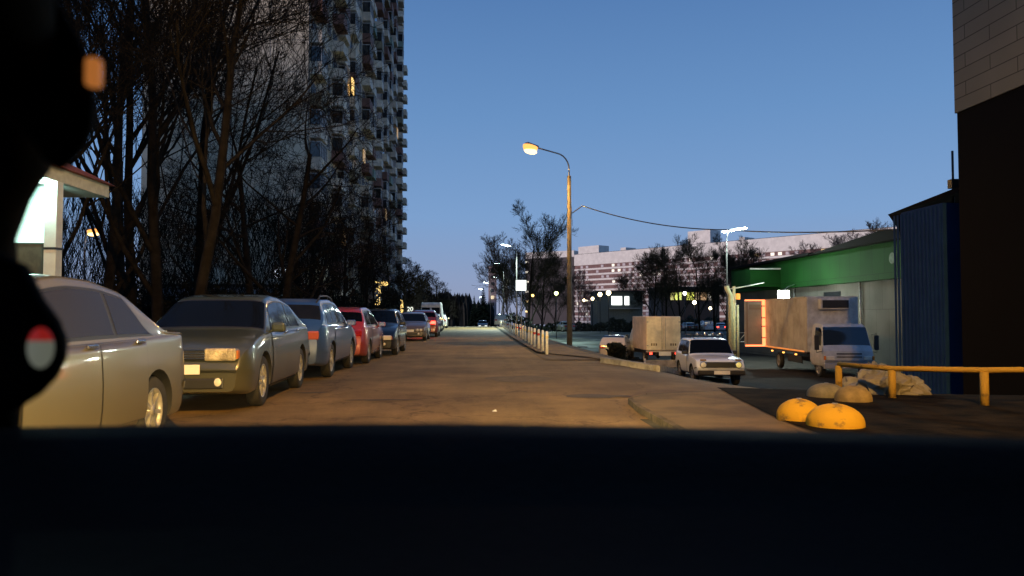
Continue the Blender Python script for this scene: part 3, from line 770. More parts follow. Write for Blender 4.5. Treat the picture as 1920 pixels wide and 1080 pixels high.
# ------------------------------------------------------------------ small box truck seen from behind
def small_truck():
    y0 = 42.0; xl = P(1212, 640, y0).x; w = 1.98
    g = hz(xl + 1, y0) + .02
    t = thing('box_truck', 'small truck with a dirty cream box body, rear doors to the camera', 'truck', (xl + w / 2, y0, g), R(90))
    zt = P(1240, 593, y0).z - g; zb = P(1240, 657, y0).z - g
    cream = mat('cream box panel', (0.78, 0.70, 0.52), 0.6, noise=0.3, nscale=1.5)
    b = MB(); b.rbox(0.04, 3.7, -w / 2, w / 2, zb, zt, 0.03); b.build('cargo_box', mat('box side', (0.68, 0.54, 0.44), 0.6, noise=0.3, nscale=1.4), t)
    for s in (1, -1):
        b = MB(); b.rbox(0.0, 0.045, *sorted((s * .012, s * (w / 2 - .03))), zb + .03, zt - .05, 0.012); d = b.build('rear_door', cream, t)
        b = MB()
        b.tube([(-.02, s * .10, zb + .06), (-.02, s * .10, zt - .10)], 0.012, 6)
        for z in (zb + .25, zt - .35): b.box(-.012, 0.0, *sorted((s * (w / 2 - .12), s * (w / 2 - .02))), z, z + .05)
        b.build('hinge', STEEL, d)
        # faded lettering rubbed off the doors
        b = MB(); rr = random.Random(5 + s)
        for k in range(3):
            y = s * (.38 + .13 * k); b.rbox(-.003, 0.001, *sorted((y, y + s * .085)), zb + .26, zb + .40, .001)
            b.box(-.005, -.003, *sorted((y + s * .02, y + s * .05)), zb + .29, zb + .37)
        b.build('worn_stencil', mat('worn stencil', (0.22, 0.16, 0.10), 0.8, noise=.6, nscale=12), d)
    b = MB(); b.rbox(0.02, 0.10, -w / 2, w / 2, zb - .10, zb - .02, 0.01); b.build('bumper', mat('pale bar', (0.4, 0.36, 0.3), .6), t)
    RON = glow('lit small tail lamp', (1, 0.06, 0.03), 5)
    for s in (1, -1):
        b = MB(); b.rbox(-.02, .06, *sorted((s * .66, s * .80)), zb - .23, zb - .12, 0.01); b.build('tail_light', RON, t)
    b = MB(); b.rbox(-.02, -.005, -.42, .28, zb - .30, zb - .08, 0.02); b.build('number_plate', PLATE, t)
    b = MB(); b.box(.1, 5.2, -.45, -.35, .42, .56); b.box(.1, 5.2, .35, .45, .42, .56); b.box(0.3, 3.6, -.9, .9, .50, zb - .002); b.build('chassis', BLACKP, t)
    for x in (0.95, 4.75):
        for s in (1, -1): wheel_parts(t, x, s * .84, .33, s)
    S = CarShape(1.75, 1.9, 2.0, [(0, 1.9), (0.1, 2.0), (0.7, 2.0), (0.95, 1.9), (1.25, 1.3), (1.6, 1.15), (1.72, 1.0), (1.75, .7)], belt=1.15, inset=.12, boxy=1, wheels=(0.9, 5), bottom=.42)
    b = MB(); v, f = S.body(); b.add(v, f, False); c = b.build('cab', WHITEP, t); c.location = (3.85 + .875, 0, 0)
    for s in (1, -1):
        b = MB(); b.rbox(4.9, 5.02, *sorted((s * 1.02, s * 1.16)), 1.15, 1.5, 0.02); b.tube([(4.95, s * .85, 1.3), (4.95, s * 1.05, 1.35)], .015, 5); b.build('side_mirror', BLACKP, t)
small_truck()
make_car('parked_car', 'white hatchback half hidden to the left of the small box truck', 'car', (P(1172, 650, 44).x - .1, 46.2, hz(9, 45) + .02), R(72), S_hatch, paintm('old white paint', (0.55, 0.52, 0.5), 0.3), None)

# ------------------------------------------------------------------ large box truck with its rear door open
def big_truck():
    yf = 29.5
    xc = P(1592, 650, yf).x; g = hz(15, 32) + .02
    t = thing('delivery_truck', 'white delivery truck with a tall box body facing the camera before the shop', 'truck', (xc, yf, g), R(-90) - R(6))
    # local x: forward (towards the camera); cab front at 0
    wb = 1.08; zt = P(1570, 556, yf + 2).z - g; zb = P(1500, 658, yf + 3).z - g
    bx0, bx1 = -8.0, -1.75
    dirty = mat('grimy box side', (0.46, 0.44, 0.38), 0.6, col2=(0.26, 0.235, 0.19), nscale=0.8, lo=0.36, hi=0.62)
    b = MB(); b.rbox(bx0, bx1, -wb, wb, zb, zt, 0.04); box = b.build('cargo_box', dirty, t)
    b = MB(); b.rbox(bx1, bx1 + .03, -wb + .01, wb - .01, zb + .02, zt - .02, .01); b.build('front_panel', WHITEP, box)
    b = MB()
    for x in rng(bx0 + .9, bx1 - .9, 0.9):
        for s in (1, -1): b.box(x - .01, x + .01, *sorted((s * (wb - .002), s * (wb + .006))), zb + .05, zt - .05)
    for s in (1, -1):
        for z in (zb, zt - .07): b.box(bx0, bx1, *sorted((s * (wb - .002), s * (wb + .012))), z, z + .07)
    b.build('panel_rib', mat('pale frame', (0.42, 0.40, 0.36), .6, noise=.3), box)
    b = MB(); b.rbox(bx1 + .03, bx1 + .38, -.62, .62, zt - .56, zt - .10, 0.05); cu = b.build('cooling_unit', WHITEP, t)
    b = MB(); b.rbox(bx1 + .38, bx1 + .40, -.54, .54, zt - .50, zt - .17, 0.02)
    for k in range(6): b.box(bx1 + .40, bx1 + .406, -.52, .52, zt - .47 + k * .05, zt - .455 + k * .05)
    b.build('cooler_grille', BLACKP, cu)
    # cab
    S = CarShape(1.72, 2.02, 2.2, [(0, 2.0), (0.06, 2.16), (0.3, 2.22), (1.0, 2.2), (1.22, 2.1), (1.50, 1.28), (1.66, 1.18), (1.70, 1.05), (1.72, .6)], belt=1.22, inset=.09, boxy=1, wheels=(0.8, 5), bottom=.45)
    b = MB(); v, f = S.body(); b.add(v, f, False); cab = b.build('cab', mat('cab paint', (0.50, 0.52, 0.54), 0.4, coat=.4, noise=.2, nscale=3), t); cab.location = (-.86, 0, 0)
    b = MB()
    for s in (1, -1): S.patch(b, 1.20, 1.485, 6.2, 9, .008, 6, 8, s)
    w = b.build('windscreen', mat('cab glass', (0.012, 0.02, 0.035), .06, spec=.9), t); w.location = (-.86, 0, 0)
    for s in (1, -1):
        b = MB(); S.patch(b, .5, 1.25, 5.12, 5.9, .008, 6, 4, s); w = b.build('side_window', CGLASS, t); w.location = (-.86, 0, 0)
        b = MB(); b.rbox(-.30, -.22, *sorted((s * 1.10, s * 1.28)), 1.15, 1.75, .02)
        b.tube([(-.26, s * .95, 1.75), (-.26, s * 1.2, 1.82), (-.26, s * 1.2, 1.7)], .015, 5)
        b.tube([(-.26, s * .95, 1.10), (-.26, s * 1.2, 1.05), (-.26, s * 1.2, 1.2)], .015, 5); b.build('side_mirror', BLACKP, t)
        b = MB(); b.rbox(-.03, .02, *sorted((s * .58, s * .90)), .74, .92, .03); b.build('headlight', LAMPC, t)
        b = MB(); b.rbox(-.03, .018, *sorted((s * .92, s * 1.0)), .76, .92, .01); b.build('indicator', AMBERL, t)
    b = MB()
    b.box(.003, .012, -.5, .5, .98, 1.03); b.box(.003, .012, -.5, .5, .86, .90); b.build('grille', BLACKP, t)
    b = MB(); b.rbox(-.1, .06, -1.0, 1.0, .40, .62, .03); b.build('bumper', mat('grey bumper', (.3, .31, .32), .5), t)
    b = MB(); b.rbox(.06, .07, -.26, .26, .45, .56, .004); b.build('number_plate', PLATE, t)
    b = MB(); b.box(-7.8, -.3, -.45, -.35, .5, .7); b.box(-7.8, -.3, .35, .45, .5, .7); b.box(-7.6, -2, -1.0, 1.0, zb - .10, zb - .003)
    b.rbox(-5.2, -3.2, *(.78, .84), .42, .72, .01); b.rbox(-5.2, -3.2, *(-.84, -.78), .42, .72, .01); b.build('chassis', BLACKP, t)
    for x in (-.75, -6.2):
        for s in (1, -1): wheel_parts(t, x, s * .88, .40, s)
    # marker lamps and the lit amber strip along the sill
    AM = glow('amber marker', (1.0, 0.42, 0.08), 3.5)
    for s in (1, -1):
        b = MB(); b.box(bx0 + .1, bx1 - .3, *sorted((s * (wb + .012), s * (wb + .02))), zb - .02, zb + .05); b.build('marker_strip', glow('amber strip', (1.0, 0.36, 0.08), 0.55), t)
        for x in (-7.0, -5.2, -3.4):
            b = MB(); b.rbox(x, x + .14, *sorted((s * (wb - .06), s * (wb + .0))), zb - .20, zb - .14, .005); b.build('marker_lamp', AM, t)
    # open rear door, standing square out from the body, edged with reflective tape whose shine is painted as emission
    s = -1
    d = thing_part('rear_door', t, (bx0, s * wb, 0))
    d.rotation_euler = (0, 0, R(8))
    wd = 1.06
    b = MB(); b.rbox(-.03, .02, *sorted((s * .04, s * (wd + .04))), zb, zt, .012); b.build('door_panel', mat('door skin', (.36, .33, .30), .6, noise=.2, nscale=1), d)
    b = MB()
    for (y0, y1, z0, z1) in ((.02, wd, zt - .07, zt + .0), (.02, wd, zb + .0, zb + .08)):
        b.box(.021, .035, *sorted((s * y0, s * y1)), z0, z1)
    b.box(.021, .035, *sorted((s * -.02, s * .17)), zb, zt)
    b.build('tape_shine', glow('painted tape shine', (1.0, 0.20, 0.07), 3.2), d)
    b = MB()
    for z in (zt - .35, zt - .95, zb + 1.0, zb + .42): b.box(.035, .05, *sorted((-s * .10, s * .22)), z, z + .045)
    b.build('hinge', BLACKP, d)
    b = MB(); b.box(.021, .03, *sorted((s * .92, s * 1.0)), zb + .1, zt - .1)
    b.box(.021, .027, *sorted((s * .25, s * .85)), zt - .5, zt - .25); b.build('door_trim', mat('dull trim', (.25, .19, .15), .7), d)
    lamp_light('added_tape_glow', (0.3, s * .2, (zb + zt) / 2), 2.5, (1, .2, .08), .25, parent=d)  # added point light imitating the halo around the tape
    return t
big_truck()

# ------------------------------------------------------------------ bollards
BW = mat('bollard white', (0.88, 0.86, 0.80), 0.6, noise=0.15, nscale=9)
BR = mat('bollard red band', (0.55, 0.05, 0.03), 0.5)
BY = mat('bollard yellow band', (0.80, 0.68, 0.36), 0.5)
def bollard(band):
    t = thing('bollard', 'white bollard', 'bollard', (0, 0, 0), 0, 'white bollards along the right kerb')
    b = MB(); b.lathe([(.001, 0), (.046, 0), (.046, .70), (.038, .735), (.001, .745)], 12); b.build('post', BW, t)
    b = MB(); b.lathe([(.0465, .50), (.049, .51), (.049, .58), (.0465, .59)], 12); b.build('band', band, t)
    return t
pr, py_ = bollard(BR), bollard(BY)
bd = [23.7, 25.5, 27.6, 29.3, 31.4, 33.6, 35.9, 38.4, 41.2, 44.2, 47.2, 50.3, 53.8, 57.3, 61.2, 65.5, 70, 75, 80, 85]
ordn = 'first second third fourth fifth sixth seventh eighth ninth tenth eleventh twelfth thirteenth fourteenth fifteenth sixteenth seventeenth eighteenth nineteenth twentieth'.split()
for i, y in enumerate(bd):
    red = i in (2, 3, 8, 9, 14)
    o = (pr if i == 2 else py_ if i == 0 else copy_tree(pr if red else py_))
    x = 2.36 + 0.7 * (y - 23.7) / 60
    o.location = (x + random.uniform(-.03, .03), y, hz(x, y) + .04)
    o.rotation_euler = (R(random.uniform(-1.5, 1.5)), R(random.uniform(-1, 1)), 0)
    o['label'] = 'white bollard with a %s band, %s from the near end of the row' % ('red' if red else 'pale yellow', ordn[i])

# ------------------------------------------------------------------ street lamps
SOD = (1.0, 0.47, 0.10)
SODG = glow('sodium lamp', (1.0, 0.42, 0.10), 1.7)
LEDG = glow('led lamp', (0.80, 1.0, 0.95), 45)
def street_lamp(name, label, base, height, arm, led=False, energy=3000, spot=150, aim=(0, 0, -1), r=0.11, group=None, concrete=True, lens=1.0, light=True, poletop=None):
    """base on the ground, arm = vector from the pole top to the lamp head"""
    t = thing(name, label, 'street lamp', base, 0, group)
    pt = poletop or height - 1.2
    b = MB(); b.tube([(0, 0, -.1), (0, 0, pt * .5), (0, 0, pt)], [r, r * .85, r * .68], 12); b.build('pole', POLEM if concrete else mat('dull grey pole', (.03, .03, .03), .9, spec=.1), t)
    ax, ay = arm; L = math.hypot(ax, ay); ux, uy = ax / L, ay / L
    b = MB(); pts = []
    b0 = pt - .3
    pts = [(0, 0, b0), (0, 0, pt + .35)]
    for k in range(1, 7):
        a = R(90) * k / 6; q = min(.8, L * .5)
        pts.append((ux * q * (1 - math.cos(a)), uy * q * (1 - math.cos(a)), pt + .35 + (height - pt - .45) * math.sin(a)))
    pts.append((ux * (L - .3), uy * (L - .3), height))
    b.tube(pts, 0.035, 8); b.build('bracket', STEEL, t)
    hd = thing_part('lamp_head', t, (ux * L, uy * L, height)); hd.rotation_euler = (0, R(-8), math.atan2(uy, ux))
    b = MB()
    if led:
        b.rbox(-.30, .30, -.13, .13, -.01, .07, .02); b.build('housing', STEEL, hd)
        b = MB(); b.rbox(-.27 * lens, .27 * lens, -.11 * lens, .11 * lens, -.045, -.012, .012); b.build('diffuser', LEDG, hd)
    else:
        b.rbox(-.42, .30, -.15, .15, .0, .13, .05); b.build('housing', STEEL, hd)
        M = Matrix.Translation((.02, 0, 0)) @ Matrix.Diagonal((1.5, 1.0, 1.0, 1))
        b = MB(); b.lathe([(.27, .0), (.27, -.10), (.23, -.22), (.13, -.30), (.001, -.32)], 20, M); dfo = b.build('diffuser', SODG, hd)
        M2 = Matrix.Translation((-.02, 0, -.10)) @ Matrix.Diagonal((1.6, 1.12, .95, 1))
        b = MB(); b.lathe([(.215, -.08), (.225, -.15), (.17, -.235), (.08, -.27), (.001, -.28)], 16, M2); b.build('bulb', glow('sodium core', (1, .66, .26), 3.4), dfo)
    if light:
        lamp_light(name + '_light', (ux * L, uy * L, height - .3), energy, (0.80, 1.0, 0.90) if led else (1.0, 0.52, 0.11), 0.18, spot, aim, t, 0.8)
    return t
lp = P(1068, 640, 37); hd = P(995, 284, 35.5); top = P(1070, 330, 37)
g = hz(lp.x, 37)
sl = street_lamp('street_lamp', 'tall concrete street lamp glowing orange over the road', (lp.x, 37, g), hd.z - g + .25, (hd.x - lp.x, -1.5), energy=18000, spot=160, aim=(.25, -.1, -1), r=0.14, group='street lamps along the right side', poletop=top.z - g, light=True)
b = MB()
for z in (top.z - g - 1.55,):
    b.tube([(-.12, 0, z), (.12, 0, z)], .02, 6); b.tube([(.11, 0, z), (.14, .05, z - .5), (.16, .05, z - .95)], .012, 5)
b.build('cable_clamp', BLACKP, sl)
street_lamp('street_lamp', 'orange street lamp standing behind the camera car, out of the picture', (5.0, -3.5, 0), 9.2, (-2.4, 0.6), energy=56000, spot=140, aim=(-.16, .74, -1), r=0.13, group='street lamps along the right side')
# white lamps down the road
for (px, py, Y, ppx, en, lab, ln) in ((948, 460, 77, 969, 16000, 'white street lamp beside the lit square sign, nearest of the white row', 1.7), (932, 494, 106, 944, 12000, 'white street lamp half inside the bushy tree, second of the white row', 1.3),
                          (928, 520, 150, 936, 0, 'white street lamp, third of the white row down the road', 1.3), (911, 530, 178, 920, 2500, 'white street lamp on a dark pole, fourth of the white row', 2.2), (901, 542, 230, 909, 0, 'white street lamp, fifth of the white row near the spruce', 2.2), (902, 557, 378, 905, 0, 'tiniest white street lamp, farthest down the road', 2.4)):
    a = P(px, py, Y); b_ = P(ppx, py, Y); z0 = hz(b_.x, Y)
    street_lamp('street_lamp', lab, (b_.x, Y, z0), a.z - z0, (a.x - b_.x, -.3), led=True, energy=en, spot=150, aim=(-.2, -.2, -1), r=.09, group='white street lamps down the road', concrete=False, lens=ln, light=en > 0)
# white lamp above the shop yard
a = P(1372, 437, 48); b_ = P(1362, 437, 48); z0 = hz(b_.x, 48)
street_lamp('yard_lamp', 'very bright white lamp on a thin mast above the shop yard', (b_.x, 48, z0), a.z - z0 + .2, (0.45, -.25), led=True, energy=2600, spot=150, aim=(-.35, -.9, -1), r=.07, concrete=False, lens=2.8)
# small orange lamp deep among the trees on the left
a = P(176, 431, 45)
street_lamp('park_lamp', 'small orange lamp glowing among the trees on the left', (a.x - .5, 45, 0), a.z, (.5, .0), energy=250, spot=160, aim=(0, 0, -1), r=.06, concrete=False)
# ball lamps by the lawn
def ball_lamp(px, py, Y, col, s, lab, r=.19):
    a = P(px, py, Y); z0 = hz(a.x, Y)
    t = thing('garden_lamp', lab, 'garden lamp', (a.x, Y, z0), 0, 'garden lamps by the lawn')
    b = MB(); b.tube([(0, 0, 0), (0, 0, a.z - z0 - r)], .05, 7); b.build('post', BLACKP, t)
    b = MB(); h = a.z - z0
    b.lathe([(.001, h - r)] + [(r * math.sin(q), h - r * math.cos(q)) for q in [PI * k / 8 for k in range(1, 8)]] + [(.001, h + r)], 12); b.build('globe', glow('globe %s' % (col,), col, s), t)
    return t
WARM = (1.0, 0.80, 0.45)
ball_lamp(1095, 563, 118, WARM, 14, 'warm garden lamp, leftmost of the rising row of four', .22)
ball_lamp(1111, 560, 108, WARM, 14, 'warm garden lamp, second of the rising row of four', .22)
ball_lamp(1125, 552, 96, WARM, 16, 'warm garden lamp, third of the rising row of four', .26)
ball_lamp(1141, 549, 88, WARM, 16, 'warm garden lamp, highest of the rising row beside the lit windows', .28)
ball_lamp(1043, 550, 84, (0.85, 1.0, 0.35), 7, 'yellow-green garden lamp just left of the big pole', .22)
ball_lamp(1284, 550, 92, (1, .95, .8), 12, 'whitish garden lamp before the yellow windows', .22)
ball_lamp(1302, 567, 98, WARM, 12, 'warm garden lamp low beside the yellow windows', .26)
ball_lamp(1332, 578, 110, WARM, 9, 'warm garden lamp low to the left of the white pipes', .22)
ball_lamp(999, 554, 90, (1, .62, .15), 6, 'dim orange garden lamp under the big bushy tree', .16)
ball_lamp(1101, 563.5, 150, (1, .9, .7), 6, 'tiny pale garden lamp behind the warm row', .2)

# ------------------------------------------------------------------ cables
def cable(pts, name, lab, r=.026):
    b = MB(); b.tube(pts, r, 5); return tag(b.build(name, BLACKP), lab, 'cable')
def sag(a, c, s, n=18):
    return [a.lerp(c, i / n) - Vector((0, 0, s * 4 * (i / n) * (1 - i / n))) for i in range(n + 1)]
A = P(1075, 396, 37); 
cable(sag(P(1072, 400, 37), P(1092, 386, 36), .0, 3)[:-1] + sag(P(1092, 386, 36), P(1362, 431, 33), .28) + sag(P(1362, 431, 33), P(1716, 428, 22), .12)[1:], 'overhead_cable', 'black cable sagging from the lamp pole to the blue building')
cable(sag(P(1068, 392, 37), P(1024, 476, 60), .15), 'overhead_cable', 'black cable falling from the lamp pole behind the bushy tree')

# ------------------------------------------------------------------ lit square sign and other signs
def lit_sign():
    Y = 47; c = P(977, 535, Y); z0 = hz(c.x, Y)
    t = thing('road_sign', 'square road sign shining white on two thin posts', 'sign', (c.x, Y, z0))
    s = 19.5 * Y / F
    b = MB(); b.rbox(-s / 2, s / 2, -.02, .03, c.z - z0 - s / 2, c.z - z0 + s / 2, .01); b.build('sign_panel', glow('sign face', (.92, 1.0, .97), 1.6), t)
    for x in (-.28, .02):
        b = MB(); b.tube([(x, .06, -.1), (x, .06, c.z - z0 + .2)], .03, 7); b.build('post', STEEL, t)
lit_sign()
def text_mesh(s, size, m, parent, loc, rot, ext=0.01, name='lettering'):
    cu = bpy.data.curves.new('txt', 'FONT'); cu.body = s; cu.size = size; cu.extrude = ext; cu.align_x = 'CENTER'; cu.align_y = 'CENTER'
    o = bpy.data.objects.new('txt', cu); link(o)
    me = bpy.data.meshes.new_from_object(o.evaluated_get(bpy.context.evaluated_depsgraph_get())); bpy.data.objects.remove(o)
    me.materials.clear(); me.materials.append(m)
    q = bpy.data.objects.new(name, me); link(q, parent); q.location = loc; q.rotation_euler = rot
    return q

# ------------------------------------------------------------------ tower block
PANEL = brickmat('panel wall', (0.78, 0.64, 0.45), (0.70, 0.57, 0.40), (0.36, 0.30, 0.21), bw=3.3, bh=2.8, ms=0.03, axis='YZ', stain=0.45)
GABLE = brickmat('gable wall', (0.78, 0.68, 0.50), (0.70, 0.61, 0.45), (0.22, 0.22, 0.22), bw=3.3, bh=2.8, ms=0.03, axis='XZ', stain=0.35)
PINKW = brickmat('pinkish panel', (0.46, 0.37, 0.31), (0.38, 0.31, 0.27), (0.10, 0.09, 0.09), bw=3.3, bh=2.8, ms=0.03, axis='YZ', stain=0.4)
WGL = mat('window glass', (0.015, 0.018, 0.022), 0.08, spec=0.9)
def tower():
    XF = -14.3; Y0, Y1 = 65.0, 142.0; FL = 2.8; NF = 23; H = FL * NF + 1.0
    t = thing('apartment_tower', 'very tall grey panel tower block with stacked balconies behind the bare trees', 'building', (XF, Y0, 0))
    LY = Y1 - Y0
    part('wall', PANEL, t, (-14, 0, 0.0, LY, -.5, H))
    part('gable_wall', GABLE, t, (-14.0, -0.004, -.25, -.003, -.5, H + .3))
    part('pink_wall', PINKW, t, (.003, .16, 40, LY - .2, 0, H - .3))
    part('roof', mat('roof felt', (.06, .06, .06), .9), t, (-13.6, -.4, .4, LY - .4, H + .003, H + .5))
    bay = 3.34; nb = int(LY // bay)
    rr = random.Random(4)
    BALC = [mat('balcony grey', (.70, .60, .46), .8, noise=.3, nscale=2), mat('balcony white', (.80, .71, .56), .8, noise=.3, nscale=2), mat('balcony brown', (.22, .11, .08), .8, noise=.3, nscale=2),
            mat('balcony ochre', (.26, .22, .13), .8, noise=.3, nscale=2), mat('balcony green', (.22, .30, .24), .8, noise=.3, nscale=2)]
    # one window mesh and several balcony meshes, copied
    def winmesh(w, h):
        b = MB(); b.box(.0, .06, -w / 2, w / 2, 0, h); return b
    fr = MB(); w, h = 1.5, 1.45
    fr.box(.0, .09, -w / 2, -w / 2 + .07, 0, h); fr.box(.0, .09, w / 2 - .07, w / 2, 0, h); fr.box(.0, .09, -w / 2 + .07, w / 2 - .07, 0, .07); fr.box(.0, .09, -w / 2 + .07, w / 2 - .07, h - .07, h)
    fr.box(.0, .085, .15, .21, .07, h - .07); fr.box(-.05, .16, -w / 2 - .05, w / 2 + .05, -.06, -.003)
    gl = MB(); gl.box(.0, .05, -w / 2 + .07, .15, .07, h - .07); gl.box(.0, .05, .21, w / 2 - .07, .07, h - .07)
    FRM = mat('window frame', (.48, .47, .44), .6, noise=.3)
    spots = []
    for f in range(NF):
        for k in range(nb):
            c = (k * 7) % 12
            kind = ('b', 'w', 'w', 'b', 'b', 'w')[k % 6] if k not in (0,) else 'g'
            spots.append((f, k, kind))
    xo = lambda y: .165 if y > 40.2 and y < LY - .2 else .003
    wins = [s for s in spots if s[2] in 'w' and s[0] > 1]
    bals = [s for s in spots if s[2] in 'bg' and s[0] > 0]
    def dist(s): return (Y0 + s[1] * bay) + abs(s[0] * FL - 15) * .6
    wins.sort(key=dist); bals.sort(key=dist)
    first = None; rest = MB(); restg = MB(); LIT = glow('lit window', (1.0, .62, .18), 1.5)
    n = 0
    for (f, k, _) in wins:
        y = (k + .5) * bay; z = f * FL + .85; x = xo(y)
        if n < 100:
            fo = fr.build('window', FRM, t) if first is None else bpy.data.objects.new('window', first.data)
            if first is None: first = fo; gd = gl.build('pane', WGL, fo).data
            else:
                link(fo, t); link(bpy.data.objects.new('pane', gd), fo)
            fo.location = (x, y, z)
        else:
            rest.add([(a + x, b_ + y, c + z) for a, b_, c in fr.v], fr.f); restg.add([(a + x, b_ + y, c + z) for a, b_, c in gl.v], gl.f)
        n += 1
    if rest.v:
        o = rest.build('distant_windows', FRM, t); o['kind'] = 'stuff'; restg.build('pane', WGL, o)
    # the one lit window
    y = 223
    # balconies: slab, parapet, many glazed in
    def balc_mesh(v):
        w = bay * .86; d = 1.0; b = MB()
        if v % 3 == 0: b.box(0, d, -w / 2, w / 2, 0, .12); b.box(d - .06, d, -w / 2, w / 2, .123, 1.12); b.box(0, d - .063, -w / 2, -w / 2 + .05, .123, 1.12); b.box(0, d - .063, w / 2 - .05, w / 2, .123, 1.12)
        elif v % 3 == 1:
            b.box(0, d + .1, -w / 2, w / 2, 0, .12); b.box(d + .02, d + .08, -w / 2 + .3, w / 2 - .3, .123, 1.12)
            b.add([(0, -w / 2, .123), (d + .02, -w / 2 + .3, .123), (d + .02, -w / 2 + .3, 1.12), (0, -w / 2, 1.12)], [(0, 1, 2, 3)]); b.add([(0, w / 2, .123), (d + .02, w / 2 - .3, .123), (d + .02, w / 2 - .3, 1.12), (0, w / 2, 1.12)], [(3, 2, 1, 0)])
        else: b.box(0, .75, -w / 2, w / 2, 0, 1.15)
        return b
    def glaz_mesh(v):
        w = bay * .86; d = (1.0, 1.08, .75)[v % 3]; b = MB(); ww = w / 2 - (.3 if v % 3 == 1 else 0)
        for q in rng(-ww, ww, ww * 2 / 4): b.box(d - .05, d, q - .03, q + .03, 1.12, 2.4)
        b.box(0, d + .02, -w / 2, w / 2, 2.4, 2.5)
        return b
    def pane_mesh(v):
        w = bay * .86; d = (1.0, 1.08, .75)[v % 3]; ww = w / 2 - (.3 if v % 3 == 1 else 0); b = MB()
        b.box(.05, d - .06, -ww + .03, ww - .03, 1.16, 2.395); return b
    data = {}; n = 0; restb = [MB() for _ in BALC]; restg = MB(); restf = MB()
    DOORM = mat('balcony recess', (.03, .028, .026), .5)
    for (f, k, kd) in bals:
        v = (k + (k // 3)) % 3; ci = rr.choices(range(5), (6, 5, 2.2, 1.2, .5))[0]; glz = rr.random() < .45
        y = (k + .5) * bay; z = f * FL; x = xo(y)
        if n < 100:
            key = (v, ci)
            if key not in data: o = balc_mesh(v).build('balcony', BALC[ci], t); data[key] = o.data
            else: o = bpy.data.objects.new('balcony', data[key]); link(o, t)
            o.location = (x, y, z)
            kk = ('g', v) if glz else ('d',)
            if kk not in data:
                if glz:
                    q = glaz_mesh(v).build('glazing_frame', FRM, o); data[kk] = q.data; data[('p', v)] = pane_mesh(v).build('pane', WGL, o).data
                else:
                    q = MB().box(-.0, .02, -1.1, 1.1, .15, 2.4).build('balcony_door', DOORM, o); data[kk] = q.data
            else:
                if glz: link(bpy.data.objects.new('glazing_frame', data[kk]), o); link(bpy.data.objects.new('pane', data[('p', v)]), o)
                else: link(bpy.data.objects.new('balcony_door', data[kk]), o)
        else:
            m = balc_mesh(v); restb[ci].add([(a + x, b_ + y, c + z) for a, b_, c in m.v], m.f)
            if glz:
                m = glaz_mesh(v); restf.add([(a + x, b_ + y, c + z) for a, b_, c in m.v], m.f); m = pane_mesh(v); restg.add([(a + x, b_ + y, c + z) for a, b_, c in m.v], m.f)
            else: restg.box(x, x + .02, y - 1.1, y + 1.1, z + .15, z + 2.4)
        n += 1
    for i, m in enumerate(restb):
        if m.v: o = m.build('distant_balconies', BALC[i], t); o['kind'] = 'stuff'
    o = restf.build('distant_glazing', FRM, t); o['kind'] = 'stuff'; o = restg.build('distant_panes', WGL, t); o['kind'] = 'stuff'
    # end stack of balconies jutting past the far corner
    for f in range(2, 18):
        b = MB(); b.box(.4, 1.55, LY - 1.5, LY + 1.2, f * FL, f * FL + 1.15); o = b.build('corner_balcony', BALC[rr.choice((0, 0, 1, 1, 3))], t)
    part('corner_wall', PANEL, t, (-.5, .7, LY + .003, LY + .8, 0, 17.6 * FL))
    # a single window burning yellow
    y = P(645, 160, 100)
    for (px, py) in ((645, 161), (668, 292), (712, 402), (628, 446), (735, 250)):
        v_ = ray(px, py); s = (XF + .2) / v_.x; q = Vector((0, 0, CAM_H)) + v_ * s
        b = MB(); b.box(.17, .26, -.75, .75, -.8, .8); o = b.build('lit_window', LIT if px == 645 else glow('dim lit window', (1, .62, .25), .35), t); o.location = (.92, q.y - Y0, q.z)
    # ground floor: shopfront with a pale box and its lit lettering
    t2 = thing('shop_entrance', 'low pale shop front at the foot of the tower with small white lit characters', 'building', (XF - 6.5, Y0 - 4.5, 0))
    part('wall', mat('pale render', (.42, .43, .46), .8, noise=.3), t2, (-4, 5.2, 0, 4.3, 0, 3.6))
    part('door', DOORM, t2, (0.5, 1.6, -.05, -.003, 0, 2.2)); part('window', WGL, t2, (-3, -.4, -.05, -.003, .8, 2.4))
    part('roof', mat('roof felt', (.06, .06, .06), .9), t2, (-4.1, 5.3, -.1, 4.2, 3.603, 3.8))
    c = P(530, 514, Y0 - 4.7)
    text_mesh('S·2', 1.05, glow('lit letters', (.8, .85, 1.0), 2.6), t2, (c.x - (XF - 6.5), -.2, c.z), (R(90), 0, 0), .03)
    return t
tower()

# the far block at the end of the street and the little lit number
def far_block(px0, px1, pyt, Y, D, lab, m, lit=(1, .8, .5)):
    a = P(px0, pyt, Y); c = P(px1, pyt, Y); z0 = hz(a.x, Y)
    t = thing('apartment_block', lab, 'building', (a.x, Y, z0))
    w = c.x - a.x; h = a.z - z0
    part('wall', m, t, (0, w, 0, D, -1, h)); part('roof', mat('roof felt', (.06, .06, .06), .9), t, (-.2, w + .2, -.2, D + .2, h + .003, h + .6))
    rr = random.Random(px0); n = 0
    b = MB(); lw = MB()
    for f in range(int(h // 3)):
        for k in range(max(1, int(w // 3))):
            x = .8 + k * 3; z = 1 + f * 3
            (lw if rr.random() < .22 else b).box(x, x + 1.5, -.06, -.003, z, z + 1.5)
    o = b.build('window', WGL, t)
    if lw.v: lw.build('lit_window', glow('far lit window', lit, .9), t)
    return t
far_block(917, 931, 500, 330, 14, 'slim pinkish tower far down the road behind the lamps', mat('pink wall', (.42, .33, .32), .8, noise=.2))

